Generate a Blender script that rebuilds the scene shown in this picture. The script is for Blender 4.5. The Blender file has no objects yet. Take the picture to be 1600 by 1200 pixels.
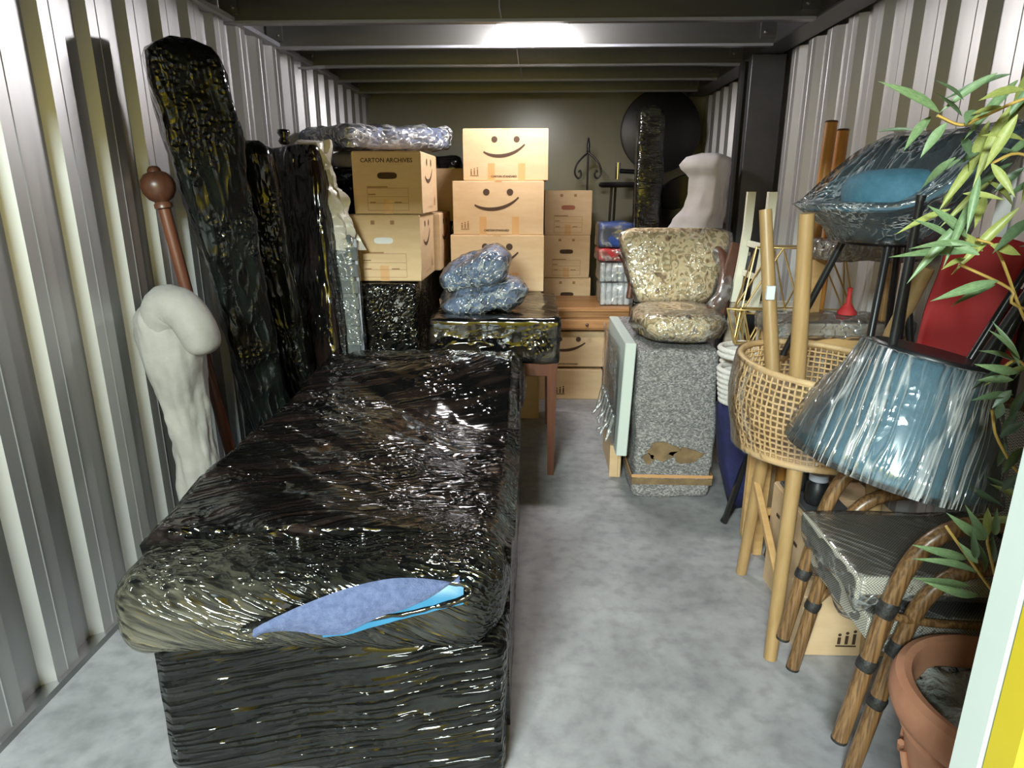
import bpy, bmesh, math, random
from mathutils import Vector, Matrix, noise, Euler
random.seed(7)
SC = bpy.context.scene
COL = SC.collection
PI = math.pi
R = math.radians

# ---------------------------------------------------------------- camera
cd = bpy.data.cameras.new('camera'); cam = bpy.data.objects.new('camera', cd); COL.objects.link(cam)
cd.sensor_width = 36.0; cd.lens = 36.0 * 1030.0 / 1600.0
cd.clip_start = 0.05
cam.location = (0, 0, 1.55)
cam.rotation_euler = Euler((PI / 2 - 0.28521, 0, 0.03260), 'XYZ')
SC.camera = cam
# ---------------------------------------------------------------- world, exposure
SC.view_settings.view_transform = 'Standard'
SC.view_settings.look = 'None'
SC.view_settings.exposure = 0.0
SC.view_settings.gamma = 1.0
SC.view_settings.use_curve_mapping = False
w = bpy.data.worlds.new('warehouse'); SC.world = w; w.use_nodes = True
w.node_tree.nodes['Background'].inputs[0].default_value = (0.86, 0.95, 0.92, 1)
w.node_tree.nodes['Background'].inputs[1].default_value = 0.18
# ---------------------------------------------------------------- corridor lamp, and an added lamp for the yellow wall
def area(name, loc, rot, sx, sy, power, col):
    l = bpy.data.lights.new(name, 'AREA'); l.shape = 'RECTANGLE'; l.size = sx; l.size_y = sy; l.energy = power; l.color = col
    o = bpy.data.objects.new(name, l); o.location = loc; o.rotation_euler = rot; COL.objects.link(o); o['kind'] = 'helper'; return o
area('corridor_light', (-1.05, -2.3, 2.85), (R(48), 0, 0), 1.1, 0.40, 450, (0.84, 0.99, 0.97))
area('corridor_light', (-0.5, -2.5, 2.85), (R(-50), 0, 0), 3.0, 0.40, 320, (1.0, 1.0, 0.95))  # added lamp, turned to the corridor wall so that it bounces yellow
LAMP_STRENGTH = 230.0

# ---------------------------------------------------------------- helpers: objects
def thing(name, label, cat, loc=(0, 0, 0), rot=(0, 0, 0), group=None):
    o = bpy.data.objects.new(name, None); COL.objects.link(o)
    o.location = loc; o.rotation_euler = rot; o.empty_display_size = .1
    o['label'] = label; o['category'] = cat
    if group: o['group'] = group
    return o
def tag(o, label, cat, group=None):
    o['label'] = label; o['category'] = cat
    if group: o['group'] = group
    return o
def dup(root, loc, rot=None, label=None):
    r = root.copy(); COL.objects.link(r); r.location = loc
    if rot is not None: r.rotation_euler = rot
    if label: r['label'] = label
    for ch in list(root.children):
        c = ch.copy(); COL.objects.link(c); c.parent = r
        for g in list(ch.children):
            d = g.copy(); COL.objects.link(d); d.parent = c
    return r
def rootloc(o):
    v = Vector((0, 0, 0))
    while o is not None:
        v += Vector(o.location); o = o.parent
    return v
def nz(x, y, z): return noise.noise(Vector((x, y, z)))
def fbm(x, y, z, o=3): return noise.fractal(Vector((x, y, z)), 1.0, 2.0, o)
def sstep(a, b, x):
    t = max(0., min(1., (x - a) / (b - a))); return t * t * (3 - 2 * t)
def lerp(a, b, t): return a + (b - a) * t

class MB:
    def __init__(s): s.v = []; s.f = []; s.m = []
    def add(s, vs, fs, mi=0):
        n = len(s.v); s.v += [Vector(p) for p in vs]; s.f += [tuple(i + n for i in f) for f in fs]; s.m += [mi] * len(fs); return s
    def box(s, c, d, rot=None, bev=0.0, mi=0):
        hx, hy, hz = d[0] / 2, d[1] / 2, d[2] / 2
        if bev <= 0:
            vs = [(x, y, z) for x in (-hx, hx) for y in (-hy, hy) for z in (-hz, hz)]
            fs = [(0, 1, 3, 2), (4, 6, 7, 5), (0, 4, 5, 1), (2, 3, 7, 6), (0, 2, 6, 4), (1, 5, 7, 3)]
        else:
            b = min(bev, hx * .9, hy * .9, hz * .9); vs = []; fs = []
            ix = {}
            for sx in (-1, 1):
                for sy in (-1, 1):
                    for sz in (-1, 1):
                        for a in range(3):
                            e = [hx - b, hy - b, hz - b]; e[a] += b
                            ix[(sx, sy, sz, a)] = len(vs); vs.append((sx * e[0], sy * e[1], sz * e[2]))
            for a in range(3):
                o1, o2 = (a + 1) % 3, (a + 2) % 3
                for sg in (-1, 1):
                    q = []
                    for (p1, p2) in ((-1, -1), (1, -1), (1, 1), (-1, 1)):
                        k = [0, 0, 0]; k[a] = sg; k[o1] = p1; k[o2] = p2; q.append(ix[(k[0], k[1], k[2], a)])
                    fs.append(tuple(q if sg > 0 else q[::-1]))
            for a in range(3):          # edge strips along axis a
                o1, o2 = (a + 1) % 3, (a + 2) % 3
                for p1 in (-1, 1):
                    for p2 in (-1, 1):
                        k0 = [0, 0, 0]; k0[a] = -1; k0[o1] = p1; k0[o2] = p2
                        k1 = list(k0); k1[a] = 1
                        q = [ix[(*k0, o1)], ix[(*k1, o1)], ix[(*k1, o2)], ix[(*k0, o2)]]
                        fs.append(tuple(q if p1 * p2 < 0 else q[::-1]))
            for sx in (-1, 1):
                for sy in (-1, 1):
                    for sz in (-1, 1):
                        q = [ix[(sx, sy, sz, a)] for a in range(3)]
                        fs.append(tuple(q if sx * sy * sz > 0 else q[::-1]))
        M = Matrix.Identity(3)
        if rot is not None: M = rot if isinstance(rot, Matrix) else Euler(rot, 'XYZ').to_matrix()
        c = Vector(c)
        return s.add([M @ Vector(p) + c for p in vs], fs, mi)
    def bar(s, p0, p1, wd, ht, up=(0, 0, 1), bev=0.0, mi=0):
        p0, p1 = Vector(p0), Vector(p1); d = p1 - p0; L = d.length; d.normalize()
        u = Vector(up); x = d.cross(u)
        if x.length < 1e-4: x = d.cross(Vector((1, 0, 0)))
        x.normalize(); u = x.cross(d)
        M = Matrix((x, d, u)).transposed()
        return s.box((p0 + p1) / 2, (wd, L, ht), M, bev, mi)
    def tube(s, pts, r, n=10, closed=False, cap=True, mi=0):
        pts = [Vector(p) for p in pts]; k = len(pts)
        rr = r if isinstance(r, (list, tuple)) else [r] * k
        ts = []
        for i in range(k):
            a = pts[(i - 1) % k] if (closed or i > 0) else pts[i]; b = pts[(i + 1) % k] if (closed or i < k - 1) else pts[i]
            t = (b - a); t.normalize(); ts.append(t)
        x = ts[0].orthogonal().normalized(); vs = []; fs = []
        for i in range(k):
            x = (x - ts[i] * x.dot(ts[i])); x.normalize(); y = ts[i].cross(x)
            for j in range(n):
                a = 2 * PI * j / n; vs.append(pts[i] + (x * math.cos(a) + y * math.sin(a)) * rr[i])
        for i in range(k if closed else k - 1):
            i2 = (i + 1) % k
            for j in range(n):
                j2 = (j + 1) % n; fs.append((i * n + j, i * n + j2, i2 * n + j2, i2 * n + j))
        if cap and not closed:
            fs.append(tuple(range(n))[::-1]); fs.append(tuple((k - 1) * n + j for j in range(n)))
        return s.add(vs, fs, mi)
    def lathe(s, prof, n=32, c=(0, 0, 0), M=None, mi=0):
        vs = []; fs = []; c = Vector(c)
        for (r, z) in prof:
            for j in range(n):
                a = 2 * PI * j / n; p = Vector((r * math.cos(a), r * math.sin(a), z))
                vs.append((M @ p if M is not None else p) + c)
        for i in range(len(prof) - 1):
            for j in range(n):
                j2 = (j + 1) % n; fs.append((i * n + j, i * n + j2, (i + 1) * n + j2, (i + 1) * n + j))
        fs.append(tuple(range(n))[::-1]); fs.append(tuple((len(prof) - 1) * n + j for j in range(n)))
        return s.add(vs, fs, mi)
    def loft(s, rings, cap=True, closed=True, mi=0):
        n = len(rings[0]); vs = [p for r in rings for p in r]; fs = []
        for i in range(len(rings) - 1):
            for j in range(n if closed else n - 1):
                j2 = (j + 1) % n; fs.append((i * n + j, i * n + j2, (i + 1) * n + j2, (i + 1) * n + j))
        if cap:
            fs.append(tuple(range(n))[::-1]); fs.append(tuple((len(rings) - 1) * n + j for j in range(n)))
        return s.add(vs, fs, mi)
    def poly(s, pts, mi=0): return s.add(pts, [tuple(range(len(pts)))], mi)
    def prism(s, pts, off, mi=0):
        n = len(pts); off = Vector(off); a = [Vector(p) for p in pts]; b = [p + off for p in a]
        fs = [tuple(range(n))[::-1], tuple(n + i for i in range(n))] + [(i, (i + 1) % n, n + (i + 1) % n, n + i) for i in range(n)]
        return s.add(a + b, fs, mi)
    def build(s, name, mat, parent=None, smooth=0, loc=None, world=False, kind=None, fix=True):
        off = Vector((0, 0, 0))
        if world and parent is not None: off = rootloc(parent)
        if loc is not None: off = Vector(loc)
        me = bpy.data.meshes.new(name)
        me.from_pydata([p - off for p in s.v], [], s.f)
        mats = mat if isinstance(mat, (list, tuple)) else [mat]
        for m in mats: me.materials.append(m)
        if len(mats) > 1: me.polygons.foreach_set('material_index', s.m)
        if fix:
            bm = bmesh.new(); bm.from_mesh(me); bmesh.ops.recalc_face_normals(bm, faces=bm.faces); bm.to_mesh(me); bm.free()
        if smooth:
            me.polygons.foreach_set('use_smooth', [True] * len(me.polygons))
            if smooth < 180: me.set_sharp_from_angle(angle=R(smooth))
        me.update()
        o = bpy.data.objects.new(name, me); COL.objects.link(o)
        if parent is not None: o.parent = parent
        if loc is not None: o.location = loc
        if kind: o['kind'] = kind
        return o

def gridbox(d, n, rnd=.03, fn=None):
    """subdivided box standing on z=0, rounded, fn(p, nrm) -> p moves every vertex"""
    bm = bmesh.new(); bmesh.ops.create_cube(bm, size=1.0)
    idx = {}; vs = []; fs = []
    hx, hy, hz = d[0] / 2, d[1] / 2, d[2] / 2; bm.free()
    H = (hx, hy, hz)
    def vid(p):
        k = (round(p[0], 5), round(p[1], 5), round(p[2], 5))
        if k not in idx: idx[k] = len(vs); vs.append(Vector(p))
        return idx[k]
    for a in range(3):
        b, c = (a + 1) % 3, (a + 2) % 3
        for sg in (-1, 1):
            for i in range(n[b]):
                for j in range(n[c]):
                    q = []
                    for (u, v) in ((i, j), (i + 1, j), (i + 1, j + 1), (i, j + 1)):
                        p = [0, 0, 0]; p[a] = sg * H[a]; p[b] = (2 * u / n[b] - 1) * H[b]; p[c] = (2 * v / n[c] - 1) * H[c]; q.append(vid(p))
                    fs.append(tuple(q if sg > 0 else q[::-1]))
    out = []
    for p in vs:
        inner = Vector((max(-hx + rnd, min(hx - rnd, p.x)), max(-hy + rnd, min(hy - rnd, p.y)), max(-hz + rnd, min(hz - rnd, p.z))))
        dv = p - inner
        if dv.length > 1e-6: nrm = dv.normalized(); p2 = inner + nrm * rnd
        else: nrm = Vector((0, 0, 1)); p2 = p.copy()
        p2.z += hz
        out.append(fn(p2, nrm) if fn else p2)
    return out, fs
def bez(p0, p1, p2, p3, n=12):
    p0, p1, p2, p3 = map(Vector, (p0, p1, p2, p3)); r = []
    for i in range(n + 1):
        t = i / n; r.append(p0 * (1 - t) ** 3 + p1 * 3 * t * (1 - t) ** 2 + p2 * 3 * t * t * (1 - t) + p3 * t ** 3)
    return r
def spline(pts, n=6):
    pts = [Vector(p) for p in pts]; r = []
    P = [pts[0] * 2 - pts[1]] + pts + [pts[-1] * 2 - pts[-2]]
    for i in range(1, len(P) - 2):
        for k in range(n):
            t = k / n; a, b, c, d = P[i - 1], P[i], P[i + 1], P[i + 2]
            r.append(.5 * ((2 * b) + (c - a) * t + (2 * a - 5 * b + 4 * c - d) * t * t + (3 * b - a - 3 * c + d) * t ** 3))
    r.append(pts[-1]); return r
def text_mb(txt, size, M, thick=0.0, bold=0.0):
    """flat lettering; M maps (x right, y up, z out of the surface) to the world"""
    cu = bpy.data.curves.new('lettering', 'FONT'); cu.body = txt; cu.size = size; cu.align_x = 'CENTER'; cu.align_y = 'CENTER'; cu.offset = bold; cu.resolution_u = 2
    o = bpy.data.objects.new('lettering', cu); COL.objects.link(o)
    bpy.context.view_layer.update()
    me = bpy.data.meshes.new_from_object(o.evaluated_get(bpy.context.evaluated_depsgraph_get()))
    vs = [M @ v.co for v in me.vertices]; fs = [tuple(p.vertices) for p in me.polygons]
    bpy.data.objects.remove(o); bpy.data.curves.remove(cu); bpy.data.meshes.remove(me)
    return vs, fs

# ---------------------------------------------------------------- helpers: materials
def nodes(name):
    m = bpy.data.materials.new(name); m.use_nodes = True; nt = m.node_tree; nt.nodes.clear()
    out = nt.nodes.new('ShaderNodeOutputMaterial')
    def N(t, **kw):
        n = nt.nodes.new(t)
        for k, v in kw.items():
            if k in n.inputs: n.inputs[k].default_value = v
            else: setattr(n, k, v)
        return n
    L = nt.links.new
    return m, nt, out, N, L
def c4(c): return (c[0], c[1], c[2], 1.0)
def srgb(r, g, b):
    f = lambda x: (x / 255 / 12.92) if x / 255 <= .04045 else ((x / 255 + .055) / 1.055) ** 2.4
    return (f(r), f(g), f(b))
def ramp(N, stops):
    n = N('ShaderNodeValToRGB'); e = n.color_ramp.elements
    while len(e) > 1: e.remove(e[-1])
    e[0].position = stops[0][0]; e[0].color = c4(stops[0][1]) if hasattr(stops[0][1], '__len__') else (stops[0][1],) * 3 + (1,)
    for p, c in stops[1:]:
        k = e.new(p); k.color = c4(c) if hasattr(c, '__len__') else (c, c, c, 1)
    return n
def mat(name, c1, c2=None, scale=6., stretch=(1, 1, 1), rough=.5, metal=0., bump=0., bscale=None, detail=5., coat=0., lo=.35, hi=.65, spec=.5, rvar=0., dist=.01):
    m, nt, out, N, L = nodes(name)
    b = N('ShaderNodeBsdfPrincipled'); b.inputs['Roughness'].default_value = rough; b.inputs['Metallic'].default_value = metal
    b.inputs['Coat Weight'].default_value = coat; b.inputs['Coat Roughness'].default_value = .12; b.inputs['Specular IOR Level'].default_value = spec
    L(b.outputs[0], out.inputs[0])
    if c2 is None and bump == 0: b.inputs['Base Color'].default_value = c4(c1); return m
    tc = N('ShaderNodeTexCoord'); mp = N('ShaderNodeMapping'); mp.inputs['Scale'].default_value = stretch
    L(tc.outputs['Object'], mp.inputs[0])
    no = N('ShaderNodeTexNoise'); no.inputs['Scale'].default_value = scale; no.inputs['Detail'].default_value = detail; no.inputs['Roughness'].default_value = .6
    L(mp.outputs[0], no.inputs['Vector'])
    if c2 is not None:
        r = ramp(N, [(lo, c1), (hi, c2)]); L(no.outputs['Fac'], r.inputs[0]); L(r.outputs[0], b.inputs['Base Color'])
    else: b.inputs['Base Color'].default_value = c4(c1)
    if rvar:
        mr = N('ShaderNodeMapRange'); mr.inputs[3].default_value = rough - rvar; mr.inputs[4].default_value = rough + rvar
        L(no.outputs['Fac'], mr.inputs[0]); L(mr.outputs[0], b.inputs['Roughness'])
    if bump:
        n2 = no
        if bscale:
            n2 = N('ShaderNodeTexNoise'); n2.inputs['Scale'].default_value = bscale; n2.inputs['Detail'].default_value = 4; L(mp.outputs[0], n2.inputs['Vector'])
        bp = N('ShaderNodeBump'); bp.inputs['Strength'].default_value = bump; bp.inputs['Distance'].default_value = dist
        L(n2.outputs['Fac'], bp.inputs['Height']); L(bp.outputs[0], b.inputs['Normal'])
    return m
def film_height(N, L, rot, streak, crumple, stretch, warp=.02, mmin=.12):
    """height of wrinkled stretch film: sparse long pull lines, broad waves and patches of small crumples"""
    tc = N('ShaderNodeTexCoord')
    wn = N('ShaderNodeTexNoise'); wn.inputs['Scale'].default_value = 5.; wn.inputs['Detail'].default_value = 2.; L(tc.outputs['Object'], wn.inputs['Vector'])
    ws = N('ShaderNodeVectorMath', operation='SCALE'); ws.inputs['Scale'].default_value = warp; L(wn.outputs['Color'], ws.inputs[0])
    wa = N('ShaderNodeVectorMath', operation='ADD'); L(tc.outputs['Object'], wa.inputs[0]); L(ws.outputs[0], wa.inputs[1])
    m0 = N('ShaderNodeMapping'); m0.inputs['Rotation'].default_value = rot; L(wa.outputs[0], m0.inputs[0])
    mp = N('ShaderNodeMapping'); mp.inputs['Scale'].default_value = stretch; L(m0.outputs[0], mp.inputs[0])
    a = N('ShaderNodeTexNoise'); a.inputs['Scale'].default_value = streak; a.inputs['Detail'].default_value = 1.5; a.inputs['Roughness'].default_value = .5
    L(mp.outputs[0], a.inputs['Vector'])
    r1 = N('ShaderNodeMath', operation='MULTIPLY_ADD'); r1.inputs[1].default_value = 2.; r1.inputs[2].default_value = -1.; L(a.outputs['Fac'], r1.inputs[0])
    r2 = N('ShaderNodeMath', operation='ABSOLUTE'); L(r1.outputs[0], r2.inputs[0])
    rg0 = N('ShaderNodeMath', operation='MULTIPLY_ADD'); rg0.inputs[1].default_value = -3.5; rg0.inputs[2].default_value = 1.; rg0.use_clamp = True; L(r2.outputs[0], rg0.inputs[0])
    rg1 = N('ShaderNodeMath', operation='POWER'); rg1.inputs[1].default_value = 1.6; L(rg0.outputs[0], rg1.inputs[0])
    mk = N('ShaderNodeTexNoise'); mk.inputs['Scale'].default_value = streak * .16; mk.inputs['Detail'].default_value = 2.; L(mp.outputs[0], mk.inputs['Vector'])
    mkr = N('ShaderNodeMapRange'); mkr.inputs[1].default_value = .42; mkr.inputs[2].default_value = .64; mkr.inputs[3].default_value = mmin; L(mk.outputs['Fac'], mkr.inputs[0])
    rg = N('ShaderNodeMath', operation='MULTIPLY'); L(rg1.outputs[0], rg.inputs[0]); L(mkr.outputs[0], rg.inputs[1])
    v = N('ShaderNodeTexVoronoi', feature='F1'); v.inputs['Scale'].default_value = crumple
    L(m0.outputs[0], v.inputs['Vector'])
    pw = N('ShaderNodeMath', operation='MINIMUM'); pw.inputs[1].default_value = .6; L(v.outputs['Distance'], pw.inputs[0])
    msk = N('ShaderNodeTexNoise'); msk.inputs['Scale'].default_value = 4.0; msk.inputs['Detail'].default_value = 3.; L(m0.outputs[0], msk.inputs['Vector'])
    mr = N('ShaderNodeMapRange'); mr.inputs[1].default_value = .50; mr.inputs[2].default_value = .66; L(msk.outputs['Fac'], mr.inputs[0])
    return tc, a, pw, mr, rg
def film_black(name, rot=(0, 0, 0), streak=14., crumple=34., stretch=(1, .12, 1), k=.5, kc=.5, tint=(.012, .011, .010), base=(.0035, .0035, .0035), rough=.10, thin=None, spec=.75, mmin=.12):
    m, nt, out, N, L = nodes(name)
    tc, a, pw, mr, rg = film_height(N, L, rot, streak, crumple, stretch, .02, mmin)
    b = N('ShaderNodeBsdfPrincipled'); b.inputs['Roughness'].default_value = rough; b.inputs['Specular IOR Level'].default_value = spec
    r = ramp(N, [(.45, base), (.75, tint)]); L(a.outputs['Fac'], r.inputs[0])
    colr = r.outputs[0]
    if thin:                                   # places where the film is pulled thin over pale cloth
        mpt = N('ShaderNodeMapping'); mpt.inputs['Location'].default_value = thin[0]; mpt.inputs['Scale'].default_value = thin[1]
        L(tc.outputs['Object'], mpt.inputs[0])
        g = N('ShaderNodeTexGradient', gradient_type='SPHERICAL'); L(mpt.outputs[0], g.inputs[0])
        mul = N('ShaderNodeMath', operation='MULTIPLY'); r3 = N('ShaderNodeMapRange'); r3.inputs[1].default_value = .3; r3.inputs[2].default_value = .75
        L(a.outputs['Fac'], r3.inputs[0]); L(g.outputs['Fac'], mul.inputs[0]); L(r3.outputs[0], mul.inputs[1])
        m2 = N('ShaderNodeMath', operation='MULTIPLY'); m2.inputs[1].default_value = 1.7; m2.use_clamp = True; L(mul.outputs[0], m2.inputs[0])
        mx = N('ShaderNodeMix', data_type='RGBA'); L(m2.outputs[0], mx.inputs['Factor']); L(colr, mx.inputs['A']); mx.inputs['B'].default_value = c4(thin[2]); colr = mx.outputs['Result']
    L(colr, b.inputs['Base Color'])
    mm = N('ShaderNodeMath', operation='MULTIPLY'); L(pw.outputs[0], mm.inputs[0]); L(mr.outputs[0], mm.inputs[1])
    b1 = N('ShaderNodeBump'); b1.inputs['Strength'].default_value = k; b1.inputs['Distance'].default_value = .012; L(rg.outputs[0], b1.inputs['Height'])
    b2 = N('ShaderNodeBump'); b2.inputs['Strength'].default_value = kc; b2.inputs['Distance'].default_value = .016; L(mm.outputs[0], b2.inputs['Height']); L(b1.outputs[0], b2.inputs['Normal'])
    L(b2.outputs[0], b.inputs['Normal']); L(b.outputs[0], out.inputs[0]); return m
def film_clear(name, rot=(0, 0, 0), streak=16., crumple=30., stretch=(1, .1, 1), k=.5, painted_glint=.10, gloss=.35, rough=.14):
    """thin clear film: see-through, white highlights painted along the pulled lines, glossy all over"""
    m, nt, out, N, L = nodes(name)
    tc, a, pw, mr, rg = film_height(N, L, rot, streak, crumple, stretch)
    mm = N('ShaderNodeMath', operation='MULTIPLY'); L(pw.outputs[0], mm.inputs[0]); L(mr.outputs[0], mm.inputs[1])
    b1 = N('ShaderNodeBump'); b1.inputs['Strength'].default_value = k; b1.inputs['Distance'].default_value = .012; L(rg.outputs[0], b1.inputs['Height'])
    b2 = N('ShaderNodeBump'); b2.inputs['Strength'].default_value = k; b2.inputs['Distance'].default_value = .016; L(mm.outputs[0], b2.inputs['Height']); L(b1.outputs[0], b2.inputs['Normal'])
    tr = N('ShaderNodeBsdfTransparent')
    gl = N('ShaderNodeBsdfGlossy'); gl.inputs['Roughness'].default_value = rough; L(b2.outputs[0], gl.inputs['Normal'])
    df = N('ShaderNodeBsdfDiffuse'); df.inputs['Color'].default_value = (.85, .87, .87, 1); L(b2.outputs[0], df.inputs['Normal'])
    r = N('ShaderNodeMapRange'); r.inputs[1].default_value = .15; r.inputs[2].default_value = .9; r.inputs[3].default_value = painted_glint * .4; r.inputs[4].default_value = min(.9, painted_glint * 5.)  # diffuse white along the pulled lines, in place of bright reflections
    L(rg.outputs[0], r.inputs[0])
    m1 = N('ShaderNodeMixShader'); L(r.outputs[0], m1.inputs[0]); L(tr.outputs[0], m1.inputs[1]); L(df.outputs[0], m1.inputs[2])
    lw = N('ShaderNodeLayerWeight'); lw.inputs['Blend'].default_value = gloss; L(b2.outputs[0], lw.inputs['Normal'])
    ml = N('ShaderNodeMapRange'); ml.inputs[3].default_value = .10; ml.inputs[4].default_value = .9; L(lw.outputs['Fresnel'], ml.inputs[0])
    m2 = N('ShaderNodeMixShader'); L(ml.outputs[0], m2.inputs[0]); L(m1.outputs[0], m2.inputs[1]); L(gl.outputs[0], m2.inputs[2])
    L(m2.outputs[0], out.inputs[0]); return m
def emit(name, col, s):
    m, nt, out, N, L = nodes(name); e = N('ShaderNodeEmission'); e.inputs[0].default_value = c4(col); e.inputs[1].default_value = s; L(e.outputs[0], out.inputs[0]); return m

# ---------------------------------------------------------------- materials
WALL_R = mat('brightened_galvanised_wall', (.62, .61, .60), (.68, .67, .66), 2.0, (1, 1, .3), rough=.42, metal=.5, bump=.02, rvar=.04, spec=.5)  # right wall: copy of the galvanised wall, colour raised to look more brightly lit
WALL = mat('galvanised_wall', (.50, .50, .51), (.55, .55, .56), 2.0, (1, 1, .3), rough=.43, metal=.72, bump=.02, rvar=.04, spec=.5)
BACK = mat('olive_grey_back_wall', (.30, .285, .215), (.34, .325, .25), 1.5, rough=.27, spec=.6)
CEIL = mat('dark_ceiling_sheet', (.06, .056, .045), (.08, .075, .06), 2., rough=.4)
STEEL = mat('galvanised_beam', (.25, .25, .25), (.30, .30, .30), 6., (.2, 1, 1), rough=.34, metal=.8)
DARKSTEEL = mat('dark_steel', (.055, .055, .06), (.075, .075, .08), 4., rough=.4, spec=.5)
MINT = mat('mint_white_paint', srgb(198, 208, 202), srgb(204, 212, 207), 3., rough=.3)
YELLOW = mat('yellow_paint', srgb(198, 176, 42), srgb(206, 184, 50), 3., rough=.35)
GREYPAINT = mat('grey_paint', srgb(165, 168, 180), None, rough=.4)
def concrete():
    m, nt, out, N, L = nodes('concrete_floor')
    tc = N('ShaderNodeTexCoord')
    a = N('ShaderNodeTexNoise'); a.inputs['Scale'].default_value = 2.6; a.inputs['Detail'].default_value = 8; a.inputs['Roughness'].default_value = .62; a.inputs['Distortion'].default_value = .4
    c = N('ShaderNodeTexNoise'); c.inputs['Scale'].default_value = 38; c.inputs['Detail'].default_value = 5
    f = N('ShaderNodeTexNoise'); f.inputs['Scale'].default_value = 17; f.inputs['Detail'].default_value = 6
    for n in (a, c, f): L(tc.outputs['Object'], n.inputs['Vector'])
    r = ramp(N, [(.30, srgb(132, 131, 134)), (.5, srgb(154, 153, 156)), (.70, srgb(174, 172, 173))]); L(a.outputs['Fac'], r.inputs[0])
    r2 = ramp(N, [(.32, .74), (.52, 1.0), (.75, 1.10)]); L(f.outputs['Fac'], r2.inputs[0])
    mx = N('ShaderNodeMix', data_type='RGBA', blend_type='MULTIPLY'); mx.inputs['Factor'].default_value = .8
    L(r.outputs[0], mx.inputs['A']); L(r2.outputs[0], mx.inputs['B'])
    b = N('ShaderNodeBsdfPrincipled'); L(mx.outputs['Result'], b.inputs['Base Color'])
    mr = N('ShaderNodeMapRange'); mr.inputs[3].default_value = .38; mr.inputs[4].default_value = .62; L(a.outputs['Fac'], mr.inputs[0]); L(mr.outputs[0], b.inputs['Roughness'])
    bp = N('ShaderNodeBump'); bp.inputs['Strength'].default_value = .12; bp.inputs['Distance'].default_value = .004; L(c.outputs['Fac'], bp.inputs['Height']); L(bp.outputs[0], b.inputs['Normal'])
    L(b.outputs[0], out.inputs[0]); return m
CONCRETE = concrete()
CARD = mat('cardboard', srgb(200, 168, 130), srgb(208, 178, 140), 5., (1, 1, 4), rough=.75, bump=.05, bscale=60)
CARD_SHADE = mat('cardboard_hole_shade', srgb(70, 50, 30), None, rough=.9)  # dark colour for holes and slots, standing in for the shade inside
TAPE = mat('brown_tape', srgb(196, 148, 100), srgb(204, 156, 108), 10, rough=.32)
INK = mat('brown_black_ink', srgb(70, 48, 32), None, rough=.7)
INKPALE = mat('pale_brown_ink', srgb(150, 112, 74), None, rough=.7)
FB_TALL = film_black('black_film_column', (0, R(8), 0), 22., 40., (1, 1, .16), .35, .7, tint=(.010, .013, .011), spec=.5, rough=.15)
FB_PANEL = film_black('black_film_panel', (0, 0, R(20)), 24., 30., (1, 1, .16), .45, .7, tint=(.022, .013, .011))
FB_SOFA = film_black('black_film_sofa_top', (0, 0, R(62)), 28., 34., (1, .07, 1), .65, .85, tint=(.020, .012, .010))
FB_ARM = film_black('black_film_armrest', (0, R(-24), 0), 60., 40., (.10, 1, 1), .6, .7, tint=(.018, .018, .013), thin=((.80, 1.0, -1.40), (1.7, 1.0, 3.3), (.11, .102, .075)))
FB_ARM2 = film_black('black_film_far_armrest', (0, R(10), 0), 50., 40., (.10, 1, 1), .6, .6, tint=(.02, .022, .018))
FB_BASE = film_black('black_film_base', (0, R(12), 0), 30., 30., (.06, 1, 1), 1.0, .3, tint=(.010, .010, .008), spec=.42, rough=.07, mmin=.5)
FB_BOX = film_black('black_film_box', (0, R(35), R(30)), 44., 34., (.10, 1, 1), .7, .3, tint=(.022, .018, .014))
FB_DEEP = film_black('black_film_plain', (0, 0, 0), 10., 26., (1, 1, .3), .4, .5)
FB_PILLAR = film_black('black_film_pillar', (0, 0, 0), 26., 30., (.6, 1, 2.2), .35, .5, tint=(.02, .022, .012), rough=.2)
FC_CHAIR = film_clear('clear_film_streaked', (0, R(22), 0), 46., 40., (1, 1, .05), .6, .12, .30, .14)
FC_CRUMP = film_clear('clear_film_crumpled', (0, R(15), R(30)), 26., 46., (1, .3, 1), .9, .13, .30, .16)
FC_FLORAL = film_clear('clear_film_armchair', (0, R(15), R(30)), 30., 60., (1, .3, 1), .5, .06, .22, .2)
FC_SEAT = film_clear('clear_film_on_weave', (0, 0, R(-40)), 30., 28., (1, .12, 1), .7, .085, .22, .16)
FC_SOFT = film_clear('clear_film_soft', (0, 0, 0), 9., 22., (1, .5, 1), .6, .14, .25, .2)
BLUEFAB = mat('teal_blue_fabric', srgb(50, 90, 108), srgb(60, 102, 120), 40., rough=.8, bump=.15, bscale=220)
NAVYFAB = mat('slate_blue_fabric', srgb(74, 96, 130), srgb(100, 122, 156), 20., rough=.85, bump=.1, bscale=150)
NAVY = mat('navy_canvas', srgb(24, 26, 66), srgb(32, 34, 82), 30., rough=.8, bump=.1, bscale=150)
BLACKMETAL = mat('black_metal', (.012, .012, .013), None, rough=.3, spec=.6)
BLACKPLAST = mat('black_plastic', (.01, .01, .011), None, rough=.4)
CHROME = mat('chrome', (.75, .75, .75), None, rough=.12, metal=1)
GOLD = mat('brass_wire', srgb(190, 160, 104), None, rough=.35, metal=.7)
BAMBOO = mat('pale_bamboo', srgb(156, 124, 80), srgb(174, 142, 98), 5., (6, 6, .6), rough=.42, bump=.03)
BAMBOO2 = mat('orange_bamboo', srgb(178, 118, 52), srgb(198, 138, 66), 5., (6, 6, .6), rough=.42)
CANE = mat('painted_cane', srgb(92, 66, 42), srgb(138, 104, 68), 5., (30, 30, .7), rough=.34, detail=2, lo=.40, hi=.62)
BINDING = mat('black_binding', (.012, .011, .011), (.03, .028, .026), 90., rough=.5, bump=.3)
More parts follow.
